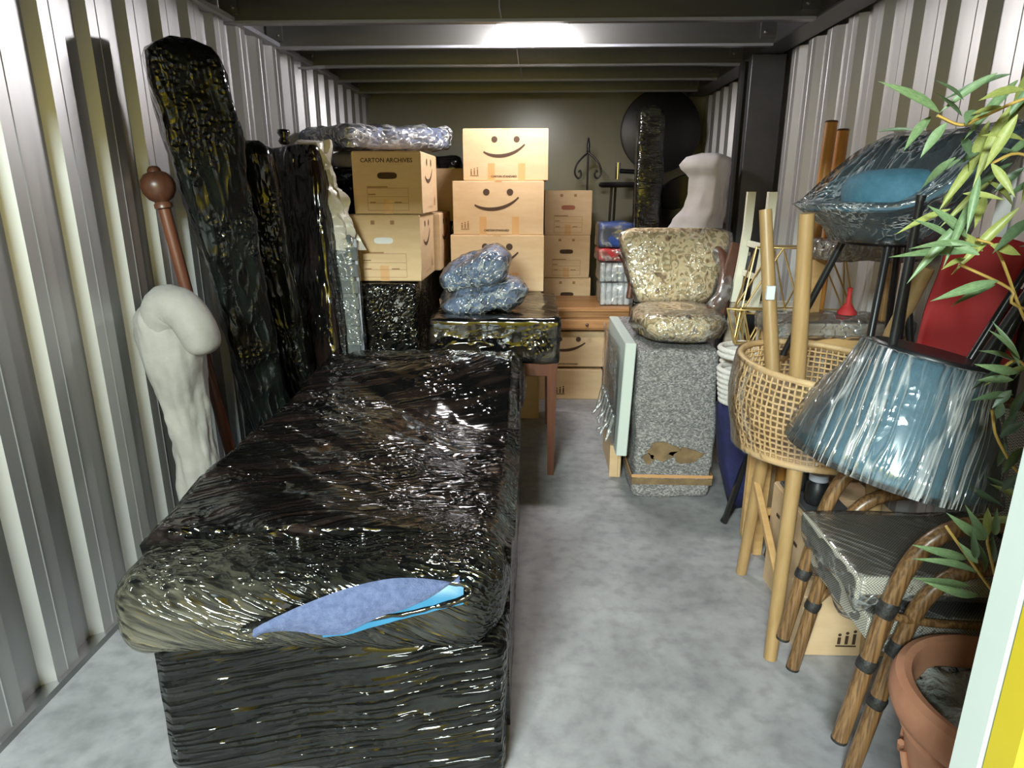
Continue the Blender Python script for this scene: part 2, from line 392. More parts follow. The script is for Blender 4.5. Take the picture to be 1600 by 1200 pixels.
RATTAN = mat('rattan_strand', srgb(192, 156, 108), srgb(208, 174, 128), 20., rough=.55)
REDWOOD = mat('red_brown_wood', srgb(84, 48, 35), srgb(104, 61, 42), 4., (9, 9, .7), rough=.38, bump=.03)
OAK = mat('honey_wood', srgb(158, 106, 62), srgb(190, 138, 90), 3., (.8, 9, 9), rough=.4, bump=.03)
PALEWOOD = mat('pale_wood', srgb(190, 148, 96), srgb(206, 166, 112), 3., (.8, 9, 9), rough=.5)
GREYWOOD = mat('weathered_wood', srgb(140, 126, 108), srgb(178, 164, 146), 4., (.8, 9, 9), rough=.5)
DARKWOOD = mat('dark_brown_wood', srgb(72, 44, 32), srgb(96, 60, 44), 4., (8, 8, .8), rough=.35)
CREAMPAINT = mat('cream_paint', srgb(226, 222, 202), None, rough=.45)
LINEN = mat('beige_linen', srgb(128, 125, 121), srgb(150, 146, 141), 5., rough=.9, bump=.3, bscale=14, dist=.02)
TERRA = mat('terracotta', srgb(172, 116, 88), srgb(190, 136, 106), 5., rough=.8, bump=.1, bscale=40)
SOIL = mat('grey_dry_soil', srgb(120, 124, 122), srgb(168, 172, 168), 12., rough=.9, bump=.8, bscale=30, dist=.03)
LEAF = [mat('leaf_green', srgb(86, 112, 76), srgb(118, 138, 98), 14., rough=.45), mat('leaf_yellow_green', srgb(124, 134, 68), srgb(152, 154, 88), 14., rough=.45),
        mat('leaf_dark_green', srgb(60, 78, 54), srgb(80, 98, 68), 14., rough=.45)]
TWIG = mat('leaf_twig', srgb(176, 144, 74), None, rough=.5)
RED = mat('red_canvas', srgb(178, 40, 42), srgb(188, 48, 48), 6., rough=.7, bump=.05, bscale=160)
FOAM = mat('white_foam_sheet', srgb(190, 184, 186), srgb(206, 202, 204), 5., rough=.4, bump=.1, bscale=30)
ROPE = mat('white_rope', srgb(214, 208, 202), srgb(226, 220, 214), 30., rough=.9, bump=.5, bscale=120)
TOWEL = mat('violet_blue_towel', srgb(82, 94, 132), srgb(102, 114, 152), 60., rough=.95, bump=.6, bscale=300)
CYAN = mat('bright_blue_plastic', srgb(46, 116, 158), None, rough=.35)
MATTRESS = mat('blue_grey_ticking', srgb(84, 96, 132), srgb(130, 140, 166), 9., rough=.7)
SILVER = mat('crumpled_silver_sheet', srgb(178, 172, 160), srgb(206, 200, 190), 6., rough=.3, bump=.3, bscale=9, dist=.03)
PACKBLUE = mat('blue_pack', srgb(40, 72, 150), srgb(60, 92, 168), 12., rough=.35)
PACKRED = mat('red_pack', srgb(190, 52, 56), srgb(204, 70, 72), 12., rough=.35)
PACKWHITE = mat('white_roll', srgb(214, 216, 220), None, rough=.6)
def blanket():
    m, nt, out, N, L = nodes('speckled_moving_blanket')
    tc = N('ShaderNodeTexCoord'); mp = N('ShaderNodeMapping'); mp.inputs['Scale'].default_value = (1, 1, 1.6); L(tc.outputs['Object'], mp.inputs[0])
    v = N('ShaderNodeTexVoronoi'); v.inputs['Scale'].default_value = 120; L(mp.outputs[0], v.inputs['Vector'])
    bw = N('ShaderNodeRGBToBW'); L(v.outputs['Color'], bw.inputs[0])
    r = ramp(N, [(.2, srgb(100, 99, 100)), (.42, srgb(124, 122, 122)), (.62, srgb(140, 137, 136)), (.85, srgb(170, 167, 166))]); L(bw.outputs[0], r.inputs[0])
    n = N('ShaderNodeTexNoise'); n.inputs['Scale'].default_value = 60; n.inputs['Detail'].default_value = 4; L(mp.outputs[0], n.inputs['Vector'])
    b = N('ShaderNodeBsdfPrincipled'); b.inputs['Roughness'].default_value = .95; b.inputs['Specular IOR Level'].default_value = .1
    L(r.outputs[0], b.inputs['Base Color'])
    bp = N('ShaderNodeBump'); bp.inputs['Strength'].default_value = .6; bp.inputs['Distance'].default_value = .01; L(n.outputs['Fac'], bp.inputs['Height']); L(bp.outputs[0], b.inputs['Normal'])
    L(b.outputs[0], out.inputs[0]); return m
BLANKET = blanket()
def floral():
    m, nt, out, N, L = nodes('floral_tapestry')
    tc = N('ShaderNodeTexCoord')
    n = N('ShaderNodeTexNoise'); n.inputs['Scale'].default_value = 16; n.inputs['Detail'].default_value = 6; n.inputs['Distortion'].default_value = 1.6; L(tc.outputs['Object'], n.inputs['Vector'])
    v = N('ShaderNodeTexVoronoi', feature='SMOOTH_F1'); v.inputs['Scale'].default_value = 24; L(tc.outputs['Object'], v.inputs['Vector'])
    ad = N('ShaderNodeMath', operation='ADD'); sb = N('ShaderNodeMath', operation='MULTIPLY'); sb.inputs[1].default_value = .45; L(v.outputs['Distance'], sb.inputs[0]); L(n.outputs['Fac'], ad.inputs[0]); L(sb.outputs[0], ad.inputs[1])
    r = ramp(N, [(.42, srgb(88, 70, 48)), (.54, srgb(150, 122, 84)), (.61, srgb(204, 180, 142)), (.70, srgb(218, 200, 168)), (.80, srgb(134, 118, 78)), (.92, srgb(196, 168, 128))]); L(ad.outputs[0], r.inputs[0])
    b = N('ShaderNodeBsdfPrincipled'); b.inputs['Roughness'].default_value = .8; L(r.outputs[0], b.inputs['Base Color']); L(b.outputs[0], out.inputs[0]); return m
FLORAL = floral()
def weave():
    m, nt, out, N, L = nodes('cream_black_weave')
    tc = N('ShaderNodeTexCoord')
    c = N('ShaderNodeTexChecker'); c.inputs['Scale'].default_value = 240; c.inputs['Color1'].default_value = c4(srgb(202, 196, 182)); c.inputs['Color2'].default_value = c4(srgb(112, 106, 96)); L(tc.outputs['Object'], c.inputs[0])
    b = N('ShaderNodeBsdfPrincipled'); b.inputs['Roughness'].default_value = .5; L(c.outputs['Color'], b.inputs['Base Color'])
    bp = N('ShaderNodeBump'); bp.inputs['Strength'].default_value = .4; bp.inputs['Distance'].default_value = .003; L(c.outputs['Fac'], bp.inputs['Height']); L(bp.outputs[0], b.inputs['Normal'])
    L(b.outputs[0], out.inputs[0]); return m
WEAVE = weave()

# ================================================================ THE ROOM
def struct(mb, name, m, parent=None, smooth=0):
    o = mb.build(name, m, parent, smooth)
    if parent is None: o['kind'] = 'structure'
    return o
XL, XR, YB, ZC = -1.575, 1.575, 6.5, 2.56
Y0 = 0.72
struct(MB().box((0, 1.2, -.05), (7, 11.2, .1)), 'floor', CONCRETE)
ceil = struct(MB().box((0, (Y0 + YB) / 2, ZC + .02), (XR - XL + .1, YB - Y0 + .1, .04)), 'ceiling', CEIL)
struct(MB().box((0, YB + .03, ZC / 2), (XR - XL + .1, .06, ZC)), 'wall_back', BACK)
wl = struct(MB().box((XL - .03, (Y0 + YB) / 2, ZC / 2), (.04, YB - Y0, ZC)), 'wall_left', WALL)
wr = struct(MB().box((XR + .03, (Y0 + YB) / 2, ZC / 2), (.04, YB - Y0, ZC)), 'wall_right', WALL)
# corrugated sheets: ribs of a trapezoidal profile, one sheet is four ribs wide
PER, DEP = .245, .036
def sheets(x0, sgn, ystart, yend, parent, ztop, wm):
    y = ystart
    while y < yend - .05:
        pts = []; k = 0; ye = min(y + 4 * PER, yend)
        yy = y
        while yy < ye - 1e-4:
            for dy, dx in ((0, 0), (.090, 0), (.116, DEP), (.165, DEP), (.168, DEP + .002), (.171, DEP), (.222, DEP), (.240, 0)):
                if yy + dy <= ye: pts.append((x0 + sgn * dx, yy + dy))
            yy += PER
        pts.append((x0, ye - .002))
        mb = MB(); vs = []; fs = []
        for (x, q) in pts: vs += [(x, q, .012), (x, q, ztop)]
        for i in range(len(pts) - 1): fs.append((2 * i, 2 * i + 2, 2 * i + 3, 2 * i + 1))
        n = len(vs); vs += [(p[0] - sgn * .006, p[1], p[2]) for p in vs]; fs += [tuple(n + i for i in f) for f in fs[:]]
        fs += [(2 * i + 1, 2 * i + 3, n + 2 * i + 3, n + 2 * i + 1) for i in range(len(pts) - 1)]
        mb.add(vs, fs).build('sheet', wm, parent, fix=False); y = ye
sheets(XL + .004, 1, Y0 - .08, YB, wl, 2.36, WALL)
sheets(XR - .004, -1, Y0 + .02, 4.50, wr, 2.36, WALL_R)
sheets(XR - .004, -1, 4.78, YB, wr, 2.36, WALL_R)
struct(MB().box((XL + .03, (Y0 + YB) / 2, .012), (.055, YB - Y0 - .02, .024)), 'baseboard_left', STEEL)
struct(MB().box((XL + .035, (Y0 + YB) / 2, 2.372), (.07, YB - Y0 - .02, .022)), 'trim_1', GREYPAINT)
# right side: dark rail under the ceiling and the dark post
t2 = struct(MB().box((1.45, (Y0 + YB) / 2, 2.44), (.16, YB - Y0 - .02, .15), bev=.006), 'trim_2', DARKSTEEL)
mb = MB().box((1.44, 4.52, 1.18), (.21, .02, 2.355), bev=.004).box((1.44, 4.76, 1.18), (.21, .02, 2.355), bev=.004).box((1.50, 4.64, 1.18), (.02, .22, 2.355))
mb.box((1.345, 4.545, 1.18), (.02, .05, 2.355)).box((1.345, 4.735, 1.18), (.02, .05, 2.355))
struct(mb, 'trim_3', DARKSTEEL)
# ceiling beams: galvanised C sections with cleats and bolts, parts of the ceiling
for i in range(9):
    y = 1.19 + i * .61
    if y > 6.3: break
    mb = MB()
    prof = [(0, 0), (.062, 0), (.062, .018), (.059, .018), (.059, .003), (.003, .003), (.003, .187), (.059, .187), (.059, .172), (.062, .172), (.062, .19), (0, .19)]
    mb.prism([(XL + .01, y - .0 + a, 2.355 + b) for a, b in prof], (1.36 - XL, 0, 0))
    mb.build('beam', STEEL, ceil)
    MB().box(((XL + 1.37) / 2, y - .004, 2.358), (1.355 - XL, .008, .014)).build('lit_flange_edge', GREYPAINT, ceil)  # strip in paler paint for the light caught by the lower flange
    mb = MB().box((XL + .05, y - .012, 2.45), (.09, .02, .12)).box((1.33, y - .012, 2.45), (.09, .02, .12))
    for xx in (XL + .07, 1.31):
        for zz in (2.42, 2.48): mb.lathe([(.011, 0), (.011, .008), (.006, .014)], 8, (xx, y - .022, zz), Euler((R(90), 0, 0)).to_matrix())
    mb.build('cleat', STEEL, ceil)
MB().box((-1.47, 4.70, 2.325), (.17, .05, .012), (0, R(-5), R(10))).build('bracket', GREYPAINT, ceil)
# front of the unit: header, jamb with its yellow edge, front panel behind the jamb
struct(MB().box((-.45, Y0 - .02, 2.55), (2.4, .08, .90)), 'wall_front', YELLOW)
j = struct(MB().box((.655, .772, 1.26), (.07, .056, 2.50), bev=.004), 'door_1', MINT)
MB().box((.650, .7155, 1.26), (.06, .054, 2.50), bev=.004).build('edge_strip', YELLOW, j)
MB().box((.642, .7155, 1.26), (.008, .012, 2.48), bev=.002).build('bead', YELLOW, j)
MB().box((1.15, .72, 1.26), (.93, .03, 2.50)).build('panel', YELLOW, j)
MB().box((.69, .55, 1.26), (.06, .26, 2.50)).build('flange', GREYPAINT, j)
struct(MB().box((-1.60, .66, 1.26), (.07, .10, 2.50), bev=.004), 'trim_4', MINT)
# corridor on the other side of the camera: unseen wall and shutters, all yellow to bounce yellow light inside
cw = struct(MB().box((0, -4.0, 1.5), (7, .06, 3.0)), 'wall_corridor', YELLOW)
for k in range(4): MB().box((-3.0 + 2.0 * k, -3.955, 1.35), (1.85, .03, 2.6), bev=.004).build('shutter', YELLOW, cw)

# ceiling lamp between the beams, and the cable loops along the ceiling
lamp = thing('ceiling_lamp', 'small white strip lamp glowing between the galvanised ceiling beams', 'lamp', (-.02, 4.02, 2.40))
MB().box((-.02, 4.02, 2.425), (.40, .11, .03), bev=.006).build('housing', GREYPAINT, lamp, world=True)
MB().box((-.02, 4.02, 2.375), (.37, .09, .06), bev=.018).build('diffuser', emit('lamp_glow', (1.0, .96, .95), LAMP_STRENGTH), lamp, 40, world=True)
MB().tube([(-.02, 4.02, 2.44), (-.02, 4.02, 2.55)], .008, 8).build('rod', GREYPAINT, lamp, world=True)
for a, b in (((-.18, 3.60, 2.44), (-.17, 3.62, 2.362)), ((-.13, 4.42, 2.54), (-.11, 4.83, 2.352)), ((-.11, 5.0, 2.52), (-.10, 5.44, 2.352))):
    tag(MB().tube(bez(a, (a[0], a[1], a[2] - .05), (b[0] - .01, b[1], b[2] + .06), b, 8), .004, 6).build('cable', GREYPAINT, None, 60, loc=(a[0], a[1], a[2])),
        {3.60: 'thin pale cable hanging at the nearest ceiling beam', 4.42: 'thin pale cable hanging just behind the glowing strip lamp', 5.0: 'thin pale cable hanging near the far end of the ceiling'}[a[1]], 'cable', 'lamp cables along the ceiling')

# ================================================================ THE SOFA
LX, LY = -1.0, 1.5
sofa = thing('sofa', 'large sofa tightly wrapped in shiny black stretch film, torn open on its near armrest', 'sofa', (-.55, 2.4, 0))
def wr(amp, sc, seed, zs=1.):
    def fn(p, n):
        d = amp * fbm(p.x * sc + seed, p.y * sc, p.z * sc * zs, 3); return p + n * d
    return fn
vs, fs = gridbox((.925, 1.92, .44), (30, 50, 14), .03, wr(.012, 5, 3., .4))
MB().add([v + Vector((-.527, 2.38, 0)) for v in vs], fs).build('base', FB_BASE, sofa, 180, world=True)
def arm(y0, y1, z0, z1, xa, xb, bulge, seed, slope=0.0, nx=60, nr=44):
    rings = []
    cy, cz, hy, hz = (y0 + y1) / 2, (z0 + z1) / 2, (y1 - y0) / 2, (z1 - z0) / 2
    for i in range(nx + 1):
        t = i / nx; x = lerp(xa, xb, t); e = min(t, 1 - t)
        k = min(1., math.sqrt(max(0., 1 - (1 - min(1, e / .10)) ** 2)) * .92 + .08)
        hz2 = hz * k; hy2 = hy * k * (1 + bulge * (1 - t) ** 2)
        ring = []
        for q in range(nr):
            a = 2 * PI * q / nr; ca, sa = math.cos(a), math.sin(a)
            ex = .62
            py = cy + hy2 * math.copysign(abs(ca) ** ex, ca); pz = cz + slope * (t - .5) + hz2 * math.copysign(abs(sa) ** ex, sa)
            d = .010 * fbm(x * 5 + seed, py * 6, pz * 6, 3) + .006 * fbm(x * 3 + seed, (pz + x * .4) * 22, py * 4, 2)
            ring.append(Vector((x, py + ca * d, pz + sa * d)))
        rings.append(ring)
    return rings
near = arm(1.40, 1.77, .385, .645, -1.105, -.055, .06, 11., .05)
MB().loft(near).build('armrest', FB_ARM, sofa, 180, world=True)
far = arm(3.10, 3.38, .42, .765, -.99, -.03, 0., 5.)
MB().loft(far).build('armrest', FB_ARM2, sofa, 180, world=True)
# the film tented from the top of the back down to the front of the seat
nu, nv = 90, 110; top = []
def ztop(t, v):
    mid = .695 - .215 * t ** 1.35
    en = .655 + .0 * t; ef = .765 - .03 * (1 - t)
    wn = sstep(2.0, 1.62, v) if v < 2.0 else 0.; wf = sstep(2.72, 3.14, v)
    z = mid * (1 - wn) + en * wn; z = z * (1 - wf) + ef * wf
    return z
for jv in range(nv + 1):
    v = lerp(1.60, 3.30, jv / nv); ring = []
    for iu in range(nu + 1):
        t = iu / nu; x = lerp(-1.09, -.055, t)
        s = x * .55 + v * .95
        z = ztop(t, v) + .030 * max(0, fbm(s * 4.2 + 3.1, (x - v) * .5, 0, 2)) * math.sin(PI * t) + .008 * fbm(s * 11, x * 1.2, 0, 3) + .008 * fbm(x * 7, v * 7, 1, 3)
        edge = min(t, 1 - t); z -= .05 * (1 - sstep(0, .06, edge))
        ring.append(Vector((x, v, z)))
    bk = [Vector((-1.08 + .01 * fbm(v * 4, 1, 0), v, z)) for z in (.12, .25, .38, .50)]
    fr = [Vector((-.06 + .008 * fbm(v * 6, z * 6, 4), v, z)) for z in (.40, .30, .18, .02)]
    top.append(bk + ring + fr)
MB().loft(top).build('seat_and_back', FB_SOFA, sofa, 180, world=True)
# torn opening of the near armrest: towel above, bright blue cushion below, rolled film lip
def armpt(x, zf, off=0.0):
    """point on the near armrest's front, zf from -1 (bottom) to 1 (top), lifted by off"""
    t = (x + 1.105) / 1.05; e = min(t, 1 - t); k = min(1., math.sqrt(max(0., 1 - (1 - min(1, e / .10)) ** 2)) * .92 + .08)
    hz2, hy2 = .13 * k, .185 * k * (1 + .06 * (1 - t) ** 2)
    sa = math.copysign(abs(zf) ** (1 / .62), zf); ca = -math.sqrt(max(0, 1 - sa * sa))
    py = 1.585 - hy2 * abs(ca) ** .62; pz = .515 + .05 * (t - .5) + hz2 * zf
    d = .010 * fbm(x * 5 + 11., py * 6, pz * 6, 3) + .006 * fbm(x * 3 + 11., (pz + x * .4) * 22, py * 4, 2) + off
    return Vector((x, py + ca * d, pz + sa * d))
def patch(lo, hi, x0, x1, off, n=40, m=8, wob=0.):
    rings = []
    for i in range(n + 1):
        t = i / n; x = lerp(x0, x1, t); a, b = lo(t), hi(t)
        rings.append([armpt(x, lerp(a, b, k / m), off + .004 + wob * math.sin(k / m * PI) * (1 + .4 * math.sin(t * 17))) for k in range(m + 1)])
    return rings
def hole_mid(t): return -.10 + .62 * t
cu = MB().loft(patch(lambda t: hole_mid(t) - .22, lambda t: hole_mid(t) + .20, -.52, -.165, .006), cap=False, closed=False)
cu.build('cushion', CYAN, sofa, 180, world=True)
tw = MB().loft(patch(lambda t: hole_mid(t) - .12 - .25 * math.sin(PI * t) ** 2 + .34 * t * t + .06 * math.sin(t * 13), lambda t: hole_mid(t) + .04 + .42 * math.sin(PI * min(1, t * .95)) ** .8, -.69, -.175, .012, 50, 8, .006), cap=False, closed=False)
tw.build('towel', TOWEL, sofa, 180, world=True)
lip = []
for i in range(60):
    a = 2 * PI * i / 60; t = .5 + .5 * math.cos(a); up = math.sin(a)
    zf = hole_mid(t) + up * ((.42 if up > 0 else .26) * (.25 + .75 * t))
    lip.append(armpt(lerp(-.72, -.145, t), max(-.9, min(.90, zf)), .008 + .006 * nz(i * .7, 0, 0)))
MB().tube(lip, [.007 + .006 * abs(nz(i * .9, 3, 1)) for i in range(60)], 6, closed=True).build('film_lip', FB_ARM2, sofa, 180, world=True)

# ================================================================ LEFT WALL ITEMS
def wrapped(name, label, cat, p0, p1, prof, m, nseg=60, nr=56, amp=.02, seed=1., ang=0., grp=None, pw=.45, flat=False):
    """column of film between base p0 and top p1; prof(t) -> (half width, half depth)"""
    p0, p1 = Vector(p0), Vector(p1); rings = []
    ca, sa = math.cos(ang), math.sin(ang)
    for i in range(nseg + 1):
        t = i / nseg; c = p0.lerp(p1, t); hw, hd = prof(t); ring = []
        e = 1.0 if t < .97 else math.sqrt(max(.02, 1 - ((t - .97) / .03) ** 2))
        if i == nseg: e = .35
        for q in range(nr):
            a = 2 * PI * q / nr; x = math.copysign(abs(math.cos(a)) ** pw, math.cos(a)) * hw * e; y = math.copysign(abs(math.sin(a)) ** pw, math.sin(a)) * hd * e
            z = t * (p1.z - p0.z)
            d = amp * fbm(x * 8 + seed, y * 8, z * 5, 4) + amp * .5 * fbm(x * 22 + seed, y * 22, z * 9, 2)
            k = 1 + d / max(.05, math.hypot(x, y))
            x *= k; y *= k
            ring.append(Vector((c.x + x * ca - y * sa, c.y + x * sa + y * ca, c.z)))
        rings.append(ring)
    o = MB().loft(rings).build(name, m, None, 180, loc=tuple(p0)); tag(o, label, cat, grp); return o
wrapped('wrapped_roll', 'tallest black film-wrapped bundle leaning on the left wall, crumpled at its wide top', 'bundle', (-1.23, 3.03, 0), (-1.345, 2.70, 2.10),
        lambda t: (lerp(.095, .14, sstep(.40, .92, t)) * (1 - .12 * sstep(.92, 1, t)), lerp(.08, .10, t)), FB_TALL, 70, 60, .018, 2., R(38), pw=.32)
wrapped('wrapped_tube', 'narrow black film-wrapped bundle squeezed between the tallest bundle and the broad black board', 'bundle', (-1.23, 3.36, 0), (-1.30, 3.18, 1.77),
        lambda t: (.085, .075), FB_TALL, 50, 44, .016, 7., R(15))
# broad flat panel
vs, fs = gridbox((.40, .12, 1.76), (26, 8, 90), .03, wr(.012, 5, 9.))
M = Euler((R(-4), R(-4.2), R(-14)), 'XYZ').to_matrix()
po = MB().add([M @ v for v in vs], fs).build('wrapped_board', FB_PANEL, None, 180); po.location = (-1.205, 3.50, .02)
tag(po, 'broad flat board wrapped in black plastic with a knotted top, right of the narrow bundle', 'board')
kn = []
MB().lathe([(.0, 0), (.02, .004), (.03, .02), (.018, .035), (.032, .055), (.028, .07), (0, .074)], 14, (-.02, -.11, 1.745)).build('knot', FB_PANEL, po, 180)
# slim panel in clear film behind it, with a crumpled silver sheet folded over its top
gp = thing('slim_shutter', 'slim grey slatted shutter in clear film standing between the broad black board and archive cartons', 'shutter', (-1.06, 3.63, 0))
mb = MB().box((-1.06, 3.63, .66), (.20, .05, 1.32), (0, R(-2), R(-12)), bev=.006); mb.build('board', mat('grey_board', srgb(96, 100, 98), srgb(120, 124, 122), 5.), gp, world=True)
for k in range(9): MB().box((-1.06 + .002 * k, 3.60, .50 + .09 * k), (.185, .012, .07), (0, R(-2), R(-12)), bev=.003).build('slat', mat('grey_slat', srgb(84, 88, 88), srgb(110, 114, 112), 6.) if k == 0 else bpy.data.materials['grey_slat'], gp, world=True)
MB().tube([(-.955, 3.60, .2), (-.965, 3.60, 1.30)], .008, 6).build('edge', GREYPAINT, gp, world=True)
rings = []
for i in range(30):
    z = lerp(1.24, 1.80, i / 29); k = 1 - .3 * i / 29
    ring = []
    for q in range(24):
        a = 2 * PI * q / 24; hx = (.125 if z < 1.55 else .10) * k + .02 * nz(z * 7, 0, 3); hy = .05
        ring.append(Vector((-1.09 - .10 * (i / 29) + hx * math.copysign(abs(math.cos(a)) ** .7, math.cos(a)) + .05 * abs(nz(a * 1.4, z * 7, 2)) * 1.6, 3.63 + hy * math.copysign(abs(math.sin(a)) ** .7, math.sin(a)) + .05 * abs(nz(a * 1.7, z * 8, 8)), z + .03 * nz(a, z * 4, 5))))
    rings.append(ring)
MB().loft(rings).build('silver_wrap', SILVER, gp, 35, world=True)
vs, fs = gridbox((.23, .085, 1.28), (8, 4, 30), .02, wr(.008, 6, 2.)); M = Euler((0, R(-2), R(-12)), 'XYZ').to_matrix()
MB().add([M @ v + Vector((-1.04, 3.63, .03)) for v in vs], fs).build('film_wrap', FC_FLORAL, gp, 180, world=True)
# wooden curtain pole with turned finial
pb, pt = Vector((-1.30, 2.72, 0.0)), Vector((-1.47, 2.66, 1.50)); dv = (pt - pb).normalized()
pole = thing('curtain_pole', 'brown wooden pole with a turned round finial leaning on the corrugated wall', 'curtain pole', tuple(pb))
MB().tube([pb + dv * .01, pt], [.024, .024], 16).build('pole', REDWOOD, pole, 40, world=True)
Mq = dv.to_track_quat('Z', 'Y').to_matrix()
MB().lathe([(.024, -.02), (.034, -.015), (.034, .0), (.026, .008), (.045, .02), (.060, .045), (.064, .07), (.058, .095), (.042, .115), (.026, .122), (.024, .132), (.016, .142), (0.001, .145)], 24, pt, Mq @ Euler((0, 0, 0)).to_matrix()).build('finial', DARKWOOD, pole, 50, world=True)
# rolled beige cloth, its top folded over the pole
rings = []
for i in range(91):
    t = i / 90; z = t * 1.17
    c = Vector((lerp(-1.35, -1.41, t), lerp(2.47, 2.46, t), z)); hw = .085 + .03 * sstep(.55, .95, t) + .006 * math.sin(t * 9)
    if t > .93: hw *= math.sqrt(max(.05, 1 - ((t - .93) / .075) ** 2))
    ring = []
    for q in range(56):
        a = 2 * PI * q / 56; d = .011 * fbm(math.cos(a) * 1.6 + 3, z * 7, math.sin(a) * 1.6, 3) + .012 * abs(fbm(math.cos(a) * 2.5, z * 2 + 7, math.sin(a) * 2.5, 2))
        ring.append(c + Vector(((hw + d) * math.cos(a), (hw * .9 + d) * math.sin(a), .02 * math.cos(a - .6) * t)))
    rings.append(ring)
cl = thing('cloth_roll', 'rolled beige cloth standing by the left wall with its top flopped over the pole', 'cloth', (-1.40, 2.47, 0))
MB().loft(rings).build('roll', LINEN, cl, 180, world=True)
path = spline([(-1.41, 2.44, 1.06), (-1.36, 2.40, 1.14), (-1.30, 2.40, 1.11), (-1.262, 2.40, 1.04), (-1.248, 2.41, .96)], 6)
MB().tube(path, [.085, .086, .086, .086, .085, .083, .08, .077, .074, .079, .078, .077, .076, .075, .074, .074, .073, .073, .072, .071, .070, .068, .064, .056, .04][:len(path)], 20).build('flap', LINEN, cl, 180, world=True)

# ================================================================ CARTONS
def facebasis(o, x, y): x, y = Vector(x), Vector(y); z = x.cross(y); return Matrix(((x.x, y.x, z.x, o[0]), (x.y, y.y, z.y, o[1]), (x.z, y.z, z.z, o[2]), (0, 0, 0, 1)))
def line(M, x0, y0, x1, y1, wd=.0022):
    d = Vector((x1 - x0, y1 - y0, 0)); n = Vector((-d.y, d.x, 0)).normalized() * wd / 2; a = Vector((x0, y0, .0012)); b = Vector((x1, y1, .0012))
    return [M @ p for p in (a - n, b - n, b + n, a + n)]
def smile_print(M, wd, ht, t):
    for ex in (-.055, .075):
        c = Vector((ex * wd / .5, .235 * ht, .0012)); r = .036 * wd
        MB().poly([M @ (c + Vector((r * math.cos(a), r * math.sin(a), 0))) for a in [2 * PI * k / 16 for k in range(16)]]).build('eye_print', INK, t, fix=False)
    P = bez((-.24 * wd, .00 * ht, .0012), (-.13 * wd, -.13 * ht, .0012), (.10 * wd, -.12 * ht, .0012), (.245 * wd, .14 * ht, .0012), 18)
    up, dn = [], []
    for i, p in enumerate(P):
        q = P[min(i + 1, 18)] - P[max(i - 1, 0)]; n = Vector((-q.y, q.x, 0)).normalized() * (.005 + .006 * math.sin(PI * i / 18)); up.append(M @ (p + n)); dn.append(M @ (p - n))
    vs = up + dn; MB().add(vs, [(19 + i, 20 + i, i + 1, i) for i in range(18)]).build('smile_print', INK, t, fix=False)
def icon_print(M, x, y, s, mb):
    for k in range(3):
        xx = x + (k - 1) * s * .36
        mb.poly([M @ Vector(p) for p in ((xx - s * .08, y - s * .3, .0012), (xx + s * .08, y - s * .3, .0012), (xx + s * .08, y + s * (.1 + .1 * k), .0012), (xx - s * .08, y + s * (.1 + .1 * k), .0012))])
        c = Vector((xx, y + s * (.24 + .1 * k), .0012)); mb.poly([M @ (c + Vector((s * .09 * math.cos(a), s * .09 * math.sin(a), 0))) for a in [2 * PI * q / 8 for q in range(8)]])
    mb.poly(line(M, x - s * .5, y - s * .4, x + s * .5, y - s * .4, s * .09))
